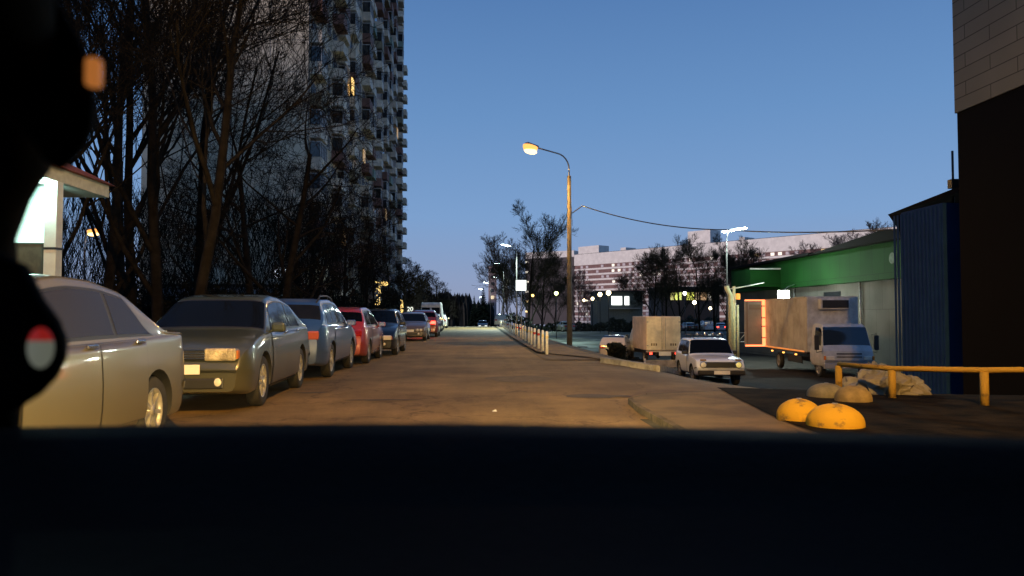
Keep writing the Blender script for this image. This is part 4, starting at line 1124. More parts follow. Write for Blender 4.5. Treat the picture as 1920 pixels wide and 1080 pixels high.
def shade_block():  # unseen block added to keep the low sun off the street
    t = thing('apartment_block', 'long apartment block added unseen left of the street to shade the low sun', 'building', (-62, -100, 0))
    part('wall', PANEL, t, (-14, 0, 0, 138, -.5, 27)); part('roof', mat('roof felt', (.06, .06, .06), .9), t, (-14.3, .3, -.3, 138.3, 27.003, 27.6))
    b = MB(); g = MB(); rr = random.Random(9)
    for f in range(9):
        for k in range(40):
            (g if rr.random() < .12 else b).box(.003, .05, 1.4 + k * 3.4, 3.1 + k * 3.4, f * 2.9 + 1.1, f * 2.9 + 2.5)
    o = b.build('windows', WGL, t); o['kind'] = 'stuff'; o = g.build('lit_windows', glow('side lit window', (1, .7, .35), .8), t); o['kind'] = 'stuff'
shade_block()

# ------------------------------------------------------------------ hospital slab
def hospital():
    zt = None
    YA, YB = 455.0, 318.0
    A = P(1078, 478, YA); B = P(1735, 428, YB - 22)
    gz = -4.0
    d = Vector((B.x - A.x, B.y - A.y, 0)); L = d.length; ang = math.atan2(d.y, d.x)
    Hh = A.z - gz
    t = thing('hospital_building', 'long pale slab building with dark red window bands on the horizon', 'building', (A.x, A.y, gz), ang)
    WB = mat('pale tile facade', (.74, .72, .68), .7, noise=.15, nscale=.4); RB = mat('dark red band', (.22, .12, .11), .6, noise=.3, nscale=.6)
    FL = 3.15
    part('wall', mat('facade core', (.30, .26, .27), .8), t, (0, L, .0, 16, 0, Hh - 6.8))
    part('attic_wall', WB, t, (-.2, L, -.5, 16.2, Hh - 6.797, Hh)); 
    part('roof', mat('roof felt', (.06, .06, .06), .9), t, (0.3, L - .3, .3, 15.8, Hh + .003, Hh + .3))
    rows = int((Hh - 6.9) // FL)
    WINW = mat('pale window', (.62, .57, .58), .4, noise=.2); LW = glow('hospital lit window', (1.0, .93, .80), .85); LW2 = glow('hospital yellow window', (1.0, .75, .35), 1.1)
    rr = random.Random(3); cnt = 0
    wm = MB().box(-.95, .95, -.42, -.2, 0, 1.45); wd = None; stuff = MB(); lits = MB(); n = 0
    for r in range(rows):
        z = Hh - 6.8 - (r + 1) * FL
        part('parapet_band', WB, t, (-.1, L, -.45, -.003, z, z + 1.05)); part('window_band', RB, t, (-.05, L, -.2, -.003, z + 1.053, z + FL - .003))
        for k in range(int(L // 4.2)):
            q = rr.random()
            if q < .30: continue
            x = 2 + k * 4.2 + rr.uniform(-.4, .4)
            m = LW if q > .86 else LW2 if q > .84 else WINW
            if n < 100 and r < 5:
                w = bpy.data.objects.new('window', wm.build('window', m, t).data) if False else MB().box(-.95, .95, -.42, -.2, 0, 1.45).build('window', m, t)
                w.location = (x, 0, z + 1.3); n += 1
            elif q > .84: lits.box(x - .95, x + .95, -.42, -.2, z + 1.3, z + 2.75)
            else: stuff.box(x - .95, x + .95, -.42, -.2, z + 1.3, z + 2.75)
    if stuff.v: o = stuff.build('more_windows', WINW, t); o['kind'] = 'stuff'
    if lits.v: o = lits.build('more_lit_windows', LW, t); o['kind'] = 'stuff'
    for (f0, f1, h) in ((.0, .085, 5), (.17, .19, 2.2), (.405, .475, 7.5), (.56, .575, 2)):
        part('penthouse', WB, t, (L * f0, L * f1, 3, 12, Hh + .31, Hh + h))
    # dark wing with rows of bright windows, nearer on the left
    A2 = P(1076, 489, YA + 4); C = P(985, 484, YA + 22)
    d2 = Vector((A2.x - C.x, A2.y - C.y, 0)); L2 = d2.length
    t2 = thing('hospital_wing', 'dark wing of the slab building with rows of bright windows behind the trees', 'building', (C.x, C.y, gz), math.atan2(d2.y, d2.x))
    H2 = A2.z - gz + 2.5
    part('wall', mat('dark wing wall', (.08, .07, .075), .8, noise=.3), t2, (0, L2, 0, 14, 0, H2)); part('attic_wall', WB, t2, (0, L2, 0.2, 14, H2 + .003, H2 + 4))
    for r in range(6):
        z = H2 - 2.8 - r * FL * 2.0
        if z < 2: break
        for k in range(int(L2 // 3.4)):
            if rr.random() < (.9 if r == 0 else .45):
                x = 1 + k * 3.4; w = MB().box(0, 2.3, -.1, -.003, z, z + 1.1).build('window', LW if r < 4 else LW2, t2)
hospital()

# ------------------------------------------------------------------ pavilion with two lit windows, and other far lights
def pavilion():
    Y = 118; a = P(1120, 577, Y); c = P(1205, 577, Y); z0 = hz(a.x, Y)
    t = thing('pavilion', 'low pavilion with two brilliant white windows beside the garden lamps', 'building', (a.x, Y, z0))
    w = c.x - a.x; k = Y / F
    zt = P(1150, 548, Y).z - z0
    part('wall', mat('green grey wall', (.20, .23, .20), .8, noise=.3), t, (0, w, 0, 7, -.5, zt)); part('roof', mat('roof felt', (.06, .06, .06), .9), t, (-.3, w + .3, -.4, 7.3, zt + .003, zt + .25))
    z1 = P(0, 571, Y).z - z0; z2 = P(0, 554, Y).z - z0
    G = glow('white lit window', (.97, 1.0, .96), 2.2)
    for (p0, p1) in ((1147, 1167), (1172, 1180.5)):
        part('lit_window', G, t, ((p0 - 1120) * k, (p1 - 1120) * k, -.06, -.003, z1, z2))
    part('sill', mat('pale sill', (.4, .42, .4), .7), t, (1.8, w - .5, -.8, -.1, z1 - .6, z1 - .45))
    lamp_light('window_spill', (2.9, -1.5, (z1 + z2) / 2), 500, (.9, 1, .95), .4, 150, (0, -1, -.3), t)
pavilion()
def lowhouse():
    Y = 135; a = P(1240, 577, Y); z0 = hz(a.x, Y)
    t = thing('low_building', 'low building with yellow lit windows seen through the trees', 'building', (a.x, Y, z0)); k = Y / F
    w = 112 * k; zt = P(0, 538, Y).z - z0
    part('wall', mat('brick brown wall', (.16, .09, .06), .8, noise=.3), t, (0, w, 0, 10, -.5, zt)); part('roof', mat('roof felt', (.06, .06, .06), .9), t, (-.3, w + .3, -.4, 10, zt + .003, zt + .3))
    z1 = P(0, 561, Y).z - z0; z2 = P(0, 546, Y).z - z0
    for i, (p0, p1, col, s) in enumerate(((1258, 1264, (1, .9, .3), 1.1), (1266, 1271, (.9, .95, .2), 1.2), (1273, 1279, (.9, .95, .25), 1.0), (1289, 1303, (.9, .9, .15), 1.2), (1306, 1312, (1, .7, .4), .6), (1315, 1327, (1, .6, .3), .8), (1330, 1336, (1, .85, .7), .7))):
        part('lit_window', glow('yellow window %d' % i, col, s), t, ((p0 - 1240) * k, (p1 - 1240) * k, -.06, -.003, z1, z2))
lowhouse()

# ------------------------------------------------------------------ green shop
def shop():
    X = 20.9; Y0, Y1 = 30.0, 58.5; g = hz(18, 40)
    zb, zt = P(1700, 524, 36).z, P(1700, 454, 36).z
    t = thing('shop_building', 'long shop with a bright green fascia above a grey wall', 'shop', (X, Y0, g)); LY = Y1 - Y0
    zb -= g; zt -= g
    part('wall', brickmat('shop wall', (.12, .12, .11), (.105, .105, .097), (.06, .06, .055), bw=1.2, bh=3.0, ms=.012, axis='YZ'), t, (0, 10, 0, LY, -1, zb + .02))
    gm = brickmat('green fascia', (.008, .060, .010), (.007, .053, .009), (.004, .022, .005), bw=1.15, bh=2.4, ms=.012, axis='YZ', stain=.2)
    part('fascia', gm, t, (-.35, 10, -.1, LY + .1, zb + .023, zt))
    # roof with a shallow gable towards the yard
    b = MB(); m = 6.0
    vs = [(-.8, -.4, zt + .003), (-.8, m, zt + .55), (-.8, 14, zt + .003), (10, -.4, zt + .003), (10, m, zt + .55), (10, 14, zt + .003)]
    b.add(vs, [(0, 1, 2), (5, 4, 3), (0, 3, 4, 1), (1, 4, 5, 2), (0, 2, 5, 3)]); b.build('roof', mat('dark roof sheet', (.006, .006, .007), .9, spec=.1), t)
    part('roof_edge', mat('dark roof sheet', (.006, .006, .007), .9, spec=.1), t, (-.7, 10, 14.05, LY + .3, zt + .003, zt + .16))
    # entrance porch whose green side is lit
    yp = P(1470, 560, 50).y - Y0
    part('porch', gm, t, (-2.4, -.353, yp - 1.0, yp + 2.4, zb + .15, zb + 1.35))
    part('porch_trim', WHITEP, t, (-2.45, -.36, yp - 1.06, yp - 1.003, zb + 1.30, zb + 1.40))
    for y in (9.2, 17.5):
        b = MB(); b.tube([(-.09, y, -.3), (-.09, y, zb + .02)], .05, 7); b.build('downpipe', STEEL, t)
    part('service_door', mat('service door', (.05, .055, .06), .6, noise=.3), t, (-.05, -.003, 3.0, 4.1, -.2, 2.1))
    part('high_window', WGL, t, (-.04, -.003, 11.5, 13.5, zb - 1.1, zb - .4))
    # faded round emblem on the fascia
    M = Matrix.Translation((-.36, 5.6, (zb + zt) / 2 + .1)) @ Matrix.Rotation(R(-90), 4, 'Y')
    b = MB(); b.lathe([(.001, .01), (.16, .012), (.28, .01)], 16, M); b.build('emblem', mat('faded emblem', (.07, .16, .08), .7, noise=.6, nscale=5), t)
    return X, g, zb, zt
shop()
# floodlight on the porch
def flood():
    c = P(1469, 552, 42.5); g = hz(c.x, c.y)
    t = thing('floodlight', 'dazzling floodlight under the green porch behind the delivery truck', 'floodlight', (c.x, c.y, c.z))
    b = MB(); b.rbox(-.36, .36, -.02, .12, -.24, .24, .03); b.build('housing', BLACKP, t)
    b = MB(); b.rbox(-.34, .34, -.035, -.021, -.22, .22, .006); b.build('lens', glow('flood lens', (.93, 1, .85), 55), t)
    b = MB(); b.tube([(0, .1, 0), (0, .45, .1), (.8, 1.2, .5), (3.5, 6.0, .9)], .025, 6); b.build('bracket', STEEL, t)
    lamp_light('flood_light', (0, -.15, 0), 520, (.93, 1, .82), .12, None, None, t)
    lamp_light('flood_light', (-.9, 2.6, .6), 420, (.90, 1, .80), .12, None, None, t)
flood()
# white pipes and the slim frame in front of the shop's far end
def pipes():
    Y = 39; t = thing('canopy_frame', 'slim canopy frame with white posts and a bent pipe beside the off-roader', 'canopy', (P(1375, 600, Y).x, Y, hz(12, Y)))
    ox, oz = t.location.x, t.location.z
    def q(px, py, y=Y): p = P(px, py, y); return (p.x - ox, y - Y, p.z - oz)
    m = mat('pale green paint', (.62, .66, .48), .5, noise=.2)
    base = 0
    b = MB(); a = q(1363, 541); c = q(1370, 555); b.tube([q(1363, 536), a, c, (c[0], 0, 0)], .13, 10); b.build('drain_pipe', m, t)
    b = MB(); a = q(1376, 537, Y + .4); b.tube([a, (a[0], .4, 0)], .085, 8); b.build('post', m, t)
    b = MB(); a = q(1383, 572); b.tube([a, (a[0], 0, .0)], .07, 8); b.build('post', m, t)
    b = MB(); b.tube([q(1361, 543), q(1392, 538), q(1432, 530, Y + 4)], .035, 6); b.build('canopy_beam', WHITEP, t)
    b = MB(); b.tube([q(1384, 641), q(1400, 641)], .03, 6); b.tube([q(1384, 624), q(1398, 624)], .02, 6); b.tube([q(1385, 640), q(1397, 626)], .02, 6); b.build('hand_rail', STEEL, t)
    b = MB(); p = q(1383.5, 556); b.rbox(p[0] - .11, p[0] + .11, -.08, .05, p[2] - .16, p[2] + .16, .03); b.build('beacon', glow('orange beacon', (1, .35, .05), 1.0), t)
    lamp_light('pipe_light', (1.2, -1.6, 4.4), 160, (.85, 1, .62), .2, None, None, t)
pipes()

# ------------------------------------------------------------------ blue building and the tiled block on the right
def blue_building():
    X = 11.55; Ya, Yb = X * F / 910, X * F / 827
    g = hz(12, 18)
    t = thing('blue_building', 'dark blue building with a black sloping roof between shop and tiled block', 'building', (X, Ya, g))
    part('wall', mat('blue cladding', (.012, .045, .14), .8, noise=.2, nscale=2, spec=.1), t, (0, 6, 0, Yb - Ya, -.3, 4.05 - g))
    b = MB()
    for k in range(13):
        y = .08 + k * .165; b.box(-.022, -.001, y, y + .07, -.3, 4.0 - g)
    b.build('cladding_rib', _M['blue cladding'], t)
    a = P(1797, 350, Ya - .3); c = P(1665, 402, 20.4); o = t.location
    ax, ay, az = a.x - o.x, a.y - o.y, a.z - o.z; cx, cy, cz = c.x - o.x, c.y - o.y, c.z - o.z
    b = MB(); b.add([(ax, ay, az), (ax + 5, ay, az + 1.0), (cx + 5, cy, cz + 1.0), (cx, cy, cz), (ax, ay, az - .14), (ax + 5, ay, az + .8), (cx + 5, cy, cz + .8), (cx, cy, cz - .03)],
          [(0, 1, 2, 3), (7, 6, 5, 4), (0, 3, 7, 4), (3, 2, 6, 7), (2, 1, 5, 6), (1, 0, 4, 5)])
    b.add([(0.02, Yb - Ya - .05, 4.05 - g), (0.02, cy - .2, cz - .05), (0.02, Yb - Ya - .05, 3.4 - g), (.25, Yb - Ya - .05, 4.05 - g), (.25, cy - .2, cz - .05), (.25, Yb - Ya - .05, 3.4 - g)], [(0, 1, 2), (5, 4, 3), (1, 4, 5, 2), (0, 3, 4, 1)])
    b.build('roof', mat('black roof', (.004, .004, .005), .9, spec=.1), t)
    p = P(1786, 300, Yb - 1.0) - o
    b = MB(); b.tube([(p.x, p.y, az - .4), (p.x, p.y, P(0, 262, Yb - 1).z - g)], .03, 6); k_ = b.build('vent_pipe', BLACKP, t)
    b = MB(); b.rbox(p.x - .09, p.x + .09, p.y - .1, p.y + .1, P(0, 350, Yb).z - g, P(0, 333, Yb).z - g, .01); b.build('chimney_box', BLACKP, t)
blue_building()
def tiled_block():
    X = 11.0; k = P(1790, 213, 10); Y1 = X * F / 902
    q = ray(1790, 213); s = X / q.x; Y1 = q.y * s; zb = CAM_H + q.z * s
    t = thing('tiled_block', 'large block at the right edge, grey siding above a black tiled wall', 'building', (X, -12, -.2)); LY = Y1 + 12
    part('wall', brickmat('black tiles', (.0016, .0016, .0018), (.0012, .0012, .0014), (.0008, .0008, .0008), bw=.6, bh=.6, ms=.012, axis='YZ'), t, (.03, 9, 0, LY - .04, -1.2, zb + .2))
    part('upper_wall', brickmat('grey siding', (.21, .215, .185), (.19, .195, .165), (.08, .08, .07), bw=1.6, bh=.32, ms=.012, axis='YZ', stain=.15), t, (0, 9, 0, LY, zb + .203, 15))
    part('roof', mat('roof felt', (.06, .06, .06), .9), t, (-.15, 9, -.1, LY + .15, 15.003, 15.3))
tiled_block()

# ------------------------------------------------------------------ yellow railing, hemispheres, heap
def railing():
    Yt = 10.2
    a = P(1572, 683, 11.2); c = P(1672, 691, 10.4); d = P(1845, 694, 9.4); e = P(2080, 692, 9.0)
    g = hz(6, 10) + .09
    t = thing('yellow_railing', 'low yellow pipe railing on posts along the right pavement', 'railing', (a.x, a.y, g))
    o = Vector((a.x, a.y, g))
    top = [a - o, c - o, d - o, e - o]
    b = MB(); b.tube(top, .038, 8); b.build('rail', YELLOWP, t)
    for i, q in enumerate(top[:3] + [top[3]]):
        w = .052
        b = MB(); b.tube([(q.x, q.y, -.05), (q.x, q.y, q.z - .02)], w, 8); b.build('post', YELLOWP, t)
railing()
def hemi(px, py, Y, r, lab, sq=1.0, m=None):
    c = P(px, py, Y); g = hz(c.x, Y) + .09
    t = thing('hemisphere_bollard', lab, 'concrete bollard', (c.x, Y, g), 0, 'yellow concrete hemispheres')
    prof = [(r * math.cos(R(a)), r * math.sin(R(a)) * sq + .04) for a in range(0, 90, 9)] + [(.001, r * sq + .04)]
    b = MB(); b.lathe([(r * 1.0, -.02), (r * 1.0, .04)] + prof[1:], 28); b.build('dome', m or YELLOWP, t)
    b = MB(); b.lathe([(.03, r * sq + .035), (.03, r * sq + .046), (.001, r * sq + .047)], 8); b.build('lifting_eye', STEEL, t)
    return t
H1 = P(1498, 750, 8.4)
YB_ = mat('hemisphere yellow', (0.56, 0.34, 0.025), 0.75, col2=(.20, .14, .05), nscale=6, bump=.6, bscale=22, lo=.34, hi=.43, spec=.2)
hemi(1499, 790, 8.25, .245, 'yellow concrete hemisphere, the left one of the touching pair', .80, YB_)
hemi(1566, 790, 7.75, .29, 'yellow concrete hemisphere, the right one of the touching pair', .68, YB_)
grey = mat('dirty hemisphere', (.22, .20, .12), .8, noise=.4, nscale=5)
hemi(1550, 750, 10.6, .27, 'dirty grey hemisphere behind the yellow pair, left of the bags', .6, grey)
hemi(1600, 752, 10.0, .24, 'dull yellow hemisphere behind the yellow pair, against the bags', .75, mat('dull hemi', (.30, .22, .08), .8, noise=.4, nscale=5))
def bags():
    """crumpled pale rubbish bags and sheets piled by the railing"""
    M_ = [mat('pale bag', (.20, .20, .19), .6, noise=.3, nscale=4, bump=.5, bscale=9), mat('cream bag', (.20, .18, .12), .6, noise=.3, nscale=4, bump=.5, bscale=9)]
    labs = ['crumpled pale bag lying left of the second railing post', 'cream bag sagging behind the second railing post', 'flattened grey bag to the right of the second railing post', 'white bundle standing before the delivery truck cab', 'small tan box beside the white bundle']
    for i, (px, py, Y, sx, sy, sz, m, lb) in enumerate(((1630, 735, 11.8, .50, .32, .26, 0, labs[0]), (1668, 745, 11.2, .5, .35, .24, 1, labs[1]), (1700, 742, 11.4, .34, .3, .22, 0, labs[2]), (1640, 690, 13.8, .30, .25, .24, 0, labs[3]))):
        c = P(px, py, Y); g = hz(c.x, Y) + .03
        bm = bmesh.new(); bmesh.ops.create_icosphere(bm, subdivisions=4, radius=1)
        rr = random.Random(i)
        from mathutils import noise as N
        for v in bm.verts:
            k_ = v.co * 1.7 + Vector((i * 7, 0, 0))
            d = .92 + .42 * N.noise(k_) - .42 * abs(N.noise(k_ * 1.9)) + .22 * abs(N.noise(k_ * 4.5)) + .10 * N.noise(k_ * 10)
            v.co = Vector((v.co.x * sx * d, v.co.y * sy * d, max(-.12, v.co.z) * sz * d * 1.5))
        me = bpy.data.meshes.new('rubbish_bag'); bm.to_mesh(me); bm.free(); me.materials.append(M_[m])
        o = bpy.data.objects.new('rubbish_bag', me); link(o); o.location = (c.x, Y, max(g, P(px, py, Y).z - .25)) if i == 3 else (c.x, Y, g + .05); tag(o, lb, 'rubbish bag', 'bags piled by the railing')
bags()

# low broken concrete fence behind the pole
def slabs():
    pts = [T(1044, 640), T(1085, 645), T(1110, 650), T(1148, 655)]
    pl = densify([(p.x, min(p.y, 37.8)) for p in pts], .95)
    t = thing('low_concrete_fence', 'row of low leaning concrete slabs behind the lamp pole', 'fence', (pl[0][0], pl[0][1], hz(*pl[0])))
    o = t.location
    for a, c in zip(pl[:-1], pl[1:]):
        d = Vector((c[0] - a[0], c[1] - a[1], 0)); L = d.length; g = hz((a[0] + c[0]) / 2, (a[1] + c[1]) / 2)
        M = Matrix.Translation((a[0] - o.x, a[1] - o.y, g - o.z)) @ Matrix.Rotation(math.atan2(d.y, d.x), 4, 'Z') @ Matrix.Rotation(R(random.uniform(-7, 7)), 4, 'X')
        b = MB(); b.rbox(.02, L - .03, -.06, .06, -.1, .42 + random.uniform(-.04, .03), .015, M); b.build('slab', CONC, t)
        b = MB(); b.rbox(-.06, .02, -.08, .08, -.1, .46, .015, M); b.build('post', WHITEP, t)
slabs()
for (px, py, lab) in ((1092, 652, 'pale kerb stone lying loose on the verge below the pole'), (1185, 673, 'pale kerb stone lying loose beside the box truck')):
    c = T(px, py); b = MB(); b.rbox(-.45, .45, -.09, .09, -.03, .13, .015); o = b.build('kerb_stone', KERBM); o.location = c; o.rotation_euler = (0, 0, R(-18)); tag(o, lab, 'kerb stone')

# ------------------------------------------------------------------ kiosk on the left
def kiosk():
    Y = 14.5
    c = P(99, 480, Y)
    t = thing('kiosk', 'lit kiosk with a white pillar, glowing panel and red tiled canopy roof', 'kiosk', (c.x, Y, 0)); k = Y / F
    def q(px, py, y=Y): p = P(px, py, y); return (p.x - c.x, y - Y, p.z)
    WP = mat('kiosk white', (.62, .70, .68), .5, noise=.1)
    w = 10.5 * k
    zc = q(100, 341)[2]
    part('pillar', WP, t, (-w, w, -w, w, 0, zc))
    part('pillar_ring', BLACKP, t, (-w - .012, w + .012, -w - .012, w + .012, q(0, 468)[2], q(0, 464)[2]))
    # glowing panel behind the pillar
    a = q(20, 455, Y + .6); b_ = q(91, 345, Y + .6)
    part('lit_panel', glow('kiosk panel', (.62, 1.0, .88), 1.5), t, (a[0] - .6, b_[0] + .1, .55, .6, a[2], b_[2]))
    part('panel_frame', mat('kiosk frame', (.3, .38, .36), .5), t, (b_[0] + .1, b_[0] + .17, .52, .62, a[2] - .1, b_[2] + .1))
    part('lower_wall', mat('kiosk brown', (.07, .06, .04), .8, noise=.3), t, (a[0] - 1.6, b_[0] + .1, .62, .80, 0, a[2] - .003)); part('back_wall', WP, t, (a[0] - 1.6, b_[0] + .1, .65, .80, a[2], zc))
    # canopy: soffit, fascia, tiled roof
    e = .10
    part('canopy', mat('canopy pale', (.50, .55, .50), .7, noise=.2), t, (a[0] - 2.2, e, -.5, 1.9, zc, zc + .26))
    b = MB(); tm = mat('red roof tiles', (.35, .10, .06), .6, noise=.4, nscale=6, bump=.4)
    x0, x1, y0, y1, z0, z1 = a[0] - 2.3, e + .1, -.6, 2.0, zc + .263, zc + .85
    n = 9
    for i in range(n):
        f = i / n; f2 = (i + 1) / n; s = f * 1.1; z = z0 + (z1 - z0) * f
        b.add([(x0 + s, y0 + s, z), (x1 - s, y0 + s, z), (x1 - s, y1 - s, z), (x0 + s, y1 - s, z), (x0 + s + .17, y0 + s + .17, z + .10), (x1 - s - .17, y0 + s + .17, z + .10), (x1 - s - .17, y1 - s - .17, z + .10), (x0 + s + .17, y1 - s - .17, z + .10)],
              [(0, 1, 5, 4), (1, 2, 6, 5), (2, 3, 7, 6), (3, 0, 4, 7), (4, 5, 6, 7), (3, 2, 1, 0)])
    b.build('roof', tm, t)
    p = q(84, 332)
    lb = MB(); lb.rbox(p[0] - .13, p[0] + .13, -.32, -.22, zc - .07, zc - .003, .01); lb.build('canopy_lamp', glow('kiosk lamp', (.8, 1, .95), 14), t)
    lamp_light('canopy_light', (p[0], -.3, zc - .15), 90, (.62, 1, .88), .08, None, None, t)
    lamp_light('roof_wash', (e + 1.6, -1.2, zc + 1.6), 40, (1, .45, .25), .1, None, None, t) if False else None
kiosk()

# ------------------------------------------------------------------ bare trees
def grow(seed, H, trunk_r, lean=(0, 0), levels=5, spread=0.62, first=0.22, twig=0.006, kids=(2, 4), up=0.25, twist=.25, birch=False, minr=None):
    """returns trunk MB and crown MB of a leafless tree"""
    rr = random.Random(seed); tr = MB(); cr_ = MB()
    def seg(p, d, L, r, lv):
        n = 5 if lv < 2 else 4 if lv < 4 else 3
        pts = [p.copy()]; dd = d.copy(); rads = [r]; q = p.copy()
        for i in range(n):
            dd = (dd + Vector((rr.uniform(-1, 1), rr.uniform(-1, 1), rr.uniform(-.6, 1))) * twist * (.4 + .2 * lv) + Vector((0, 0, up * .15))).normalized()
            q = q + dd * (L / n); pts.append(q.copy()); rads.append(max(twig * .6, r * (1 - (.62 if lv else .55) * (i + 1) / n)))
        (tr if lv == 0 else cr_).tube(pts, rads, 9 if lv == 0 else 6 if lv == 1 else 4 if lv == 2 else 3, cap=False)
        if lv >= levels: return
        if lv == 0:
            N = 9; ks = [first + (1 - first) * (k + rr.random() * .8) / N for k in range(N)]
        else:
            N = rr.randint(*kids) + (2 if lv < 3 else 1); ks = [.22 + .78 * (k + rr.random()) / N for k in range(N)]
        for f in ks:
            f = min(.99, f); i = min(int(f * n), n - 1); tt = f * n - i; c = pts[i].lerp(pts[i + 1], tt); rad = rads[i] + (rads[i + 1] - rads[i]) * tt
            ax = (pts[i + 1] - pts[i]).normalized(); o = ax.orthogonal().normalized(); o = Matrix.Rotation(rr.uniform(0, 2 * PI), 3, ax) @ o
            a = spread * rr.uniform(.7, 1.3); nd = (ax * math.cos(a) + o * math.sin(a)).normalized()
            ln = L * (rr.uniform(.42, .62) if lv == 0 else rr.uniform(.5, .78)) * (1.15 - .5 * f)
            seg(c, nd, ln, max(twig, rad * rr.uniform(.45, .68)), lv + 1)
    seg(Vector((0, 0, -.2)), Vector((lean[0], lean[1], 1)).normalized(), H * .82, trunk_r, 0)
    return tr, cr_
def tree(name, label, loc, tm, group=None, m=BARK, rz=0, sc=1, mc=None):
    t = thing(name, label, 'tree', loc, rz, group); t.scale = (sc,) * 3
    tr, c = tm
    a = tr.build('trunk', m, t); b = c.build('crown', mc or m, t)
    return t
def tree_copy(src, label, loc, rz, sc):
    t = copy_tree(src); t['label'] = label; t.location = loc; t.rotation_euler = (0, 0, rz); t.scale = (sc[0], sc[0], sc[1]) if hasattr(sc, '__len__') else (sc,) * 3
    return t
GL = 'bare trees on the left'
p = P(350, 590, 17)
TA = tree('bare_tree', 'bare tree with a dark trunk leaning right up past the tower gable', (p.x, 17, 0), grow(3, 11.5, .14, (.20, .0), 5, .75, .3, .007), GL)
p = P(525, 590, 27)
TB = tree('bare_tree', 'low wide bare tree branching just behind the green hatchback', (p.x, 27, 0), grow(8, 9.0, .17, (.12, 0), 5, .95, .12, .009, up=.1), GL)
p = P(300, 590, 24)
TC = tree('bare_tree', 'tall dense bare tree with an upright trunk left of the leaning one', (p.x, 24, 0), grow(21, 17, .19, (.0, 0), 5, .6, .12, .010), GL)
copies = ((255, 30, 0.7, 1.05, TC, 'tall bare tree standing left of the dense upright one'), (375, 34, 2.0, 1.15, TC, 'tall bare tree rising behind the leaning trunk'),
          (195, 26, 3.4, 1.0, TC, 'tall bare tree whose thin limbs cross the blue sky at upper left'), 
          (130, 21, 4.4, 1.0, TA, 'bare tree behind the kiosk roof'), (590, 44, .5, .85, TB, 'spreading bare tree in front of the lower tower balconies'),
          (480, 33, 2.6, 1.15, TB, 'wide bare tree above the roof of the blue-grey crossover'), (640, 58, 5.2, .95, TB, 'bare tree above the roof of the red hatchback'),
          (690, 62, 1.0, .62, TC, 'slim bare tree above the roof of the black hatchback'), (60, 34, 5.0, 1.1, TC, 'tall bare tree mostly hidden by the kiosk'),
          (225, 42, 5.5, 1.2, TC, 'tall bare tree far back above the orange lamp'),
          (735, 76, 2.2, .9, TB, 'bare tree with a dark crown beside the lit garland'), (560, 52, 4.1, 1.1, TB, 'bare tree hiding the tower entrance'))
for (px, Y, rz, sc, src, lab) in copies:
    p = P(px, 590, Y); tree_copy(src, lab, (p.x, Y, 0), rz, sc)
TD = tree('bare_tree', 'round-crowned bare tree over the far end of the parked row', (P(790, 590, 88).x, 88, 0), grow(30, 7.0, .16, (.0, 0), 5, .9, .15, .014, up=.05), GL)
for (px, Y, rz, sc, lab) in ((815, 105, 1, 1.05, 'round-crowned bare tree touching the sky at the end of the row'), (758, 80, 3, 1.0, 'round-crowned bare tree below the tower corner'), (770, 120, 4, 1.3, 'tall round bare tree just right of the tower corner'), (835, 150, 2, 1.1, 'small bare tree behind the white van'),
        (700, 95, 2.9, 1.2, 'round-crowned bare tree under the tower balconies'), (655, 85, 4.9, 1.3, 'round-crowned bare tree before the tower entrance')):
    p = P(px, 590, Y); tree_copy(TD, lab, (p.x, Y, hz(p.x, Y)), rz, sc)
# right side
GR = 'bare trees beyond the lawn'
TE = tree('bushy_tree', 'tall dense bushy tree beside the white street lamp', (P(992, 590, 84).x, 84, hz(6, 84)), grow(41, 12.2, .16, (.0, 0), 5, .62, .08, .016, kids=(3, 4), up=.35), GR, mc=mat('twigs olive', (.035, .038, .026), .95, noise=.4, spec=.03))
TF = tree('birch_tree', 'slender pale birch left of the bushy tree', (P(952, 590, 96).x, 96, hz(5, 96)), grow(44, 10.5, .12, (.0, 0), 5, .55, .15, .016, up=.2), GR, BIRCH, mc=mat('twigs pinkish', (.10, .075, .065), .95, noise=.4))
for (px, Y, rz, sc, src, lab) in ((1015, 92, 1.1, .78, TE, 'shorter bushy tree right of the tall one'), (940, 112, 2.4, 1.0, TF, 'thin birch nearest the white lamps'), (970, 120, 3, .9, TE, 'bushy tree behind the lit square sign'),
        (1040, 105, .4, .62, TE, 'low bushy tree left of the lamp pole'), (1085, 112, 4, .78, TF, 'pale bare tree right behind the lamp pole'), (1110, 125, 5, .7, TF, 'pale bare tree before the left end of the slab building'),
        (1225, 100, 1, .80, TE, 'dark bare tree, leftmost of the clump before the slab building'), (1275, 96, 3, .84, TE, 'dark bare tree above the yellow windows'),
        (1312, 104, 4, .95, TE, 'dark bare tree, tallest of the clump before the slab building'), (1248, 108, 2, .95, TE, 'dark bare tree, second of the clump before the slab building'), (1362, 106, 6, .95, TE, 'dark bare tree behind the white yard lamp'), (1340, 98, 5, .82, TE, 'dark bare tree left of the white yard lamp'), (1390, 92, .5, .82, TE, 'dark bare tree at the left end of the green shop'),
        (1190, 120, 2.2, .75, TE, 'small dark bare tree beside the pavilion'), (1500, 150, 1.6, 1.5, TF, 'thin bare tree rising above the shop roof before the slab building'), (1590, 130, 2.6, 1.45, TF, 'bare tree, left of the two above the shop roof ridge'), (1650, 120, .6, 1.5, TF, 'bare tree, right of the two above the shop roof ridge'), (1700, 125, 3.6, 1.5, TF, 'bare tree beside the blue building roof'), (1615, 140, 5.6, 1.6, TF, 'bare tree farthest back above the shop roof ridge')):
    p = P(px, 590, Y); tree_copy(src, lab, (p.x, Y, hz(p.x, Y)), rz, sc)
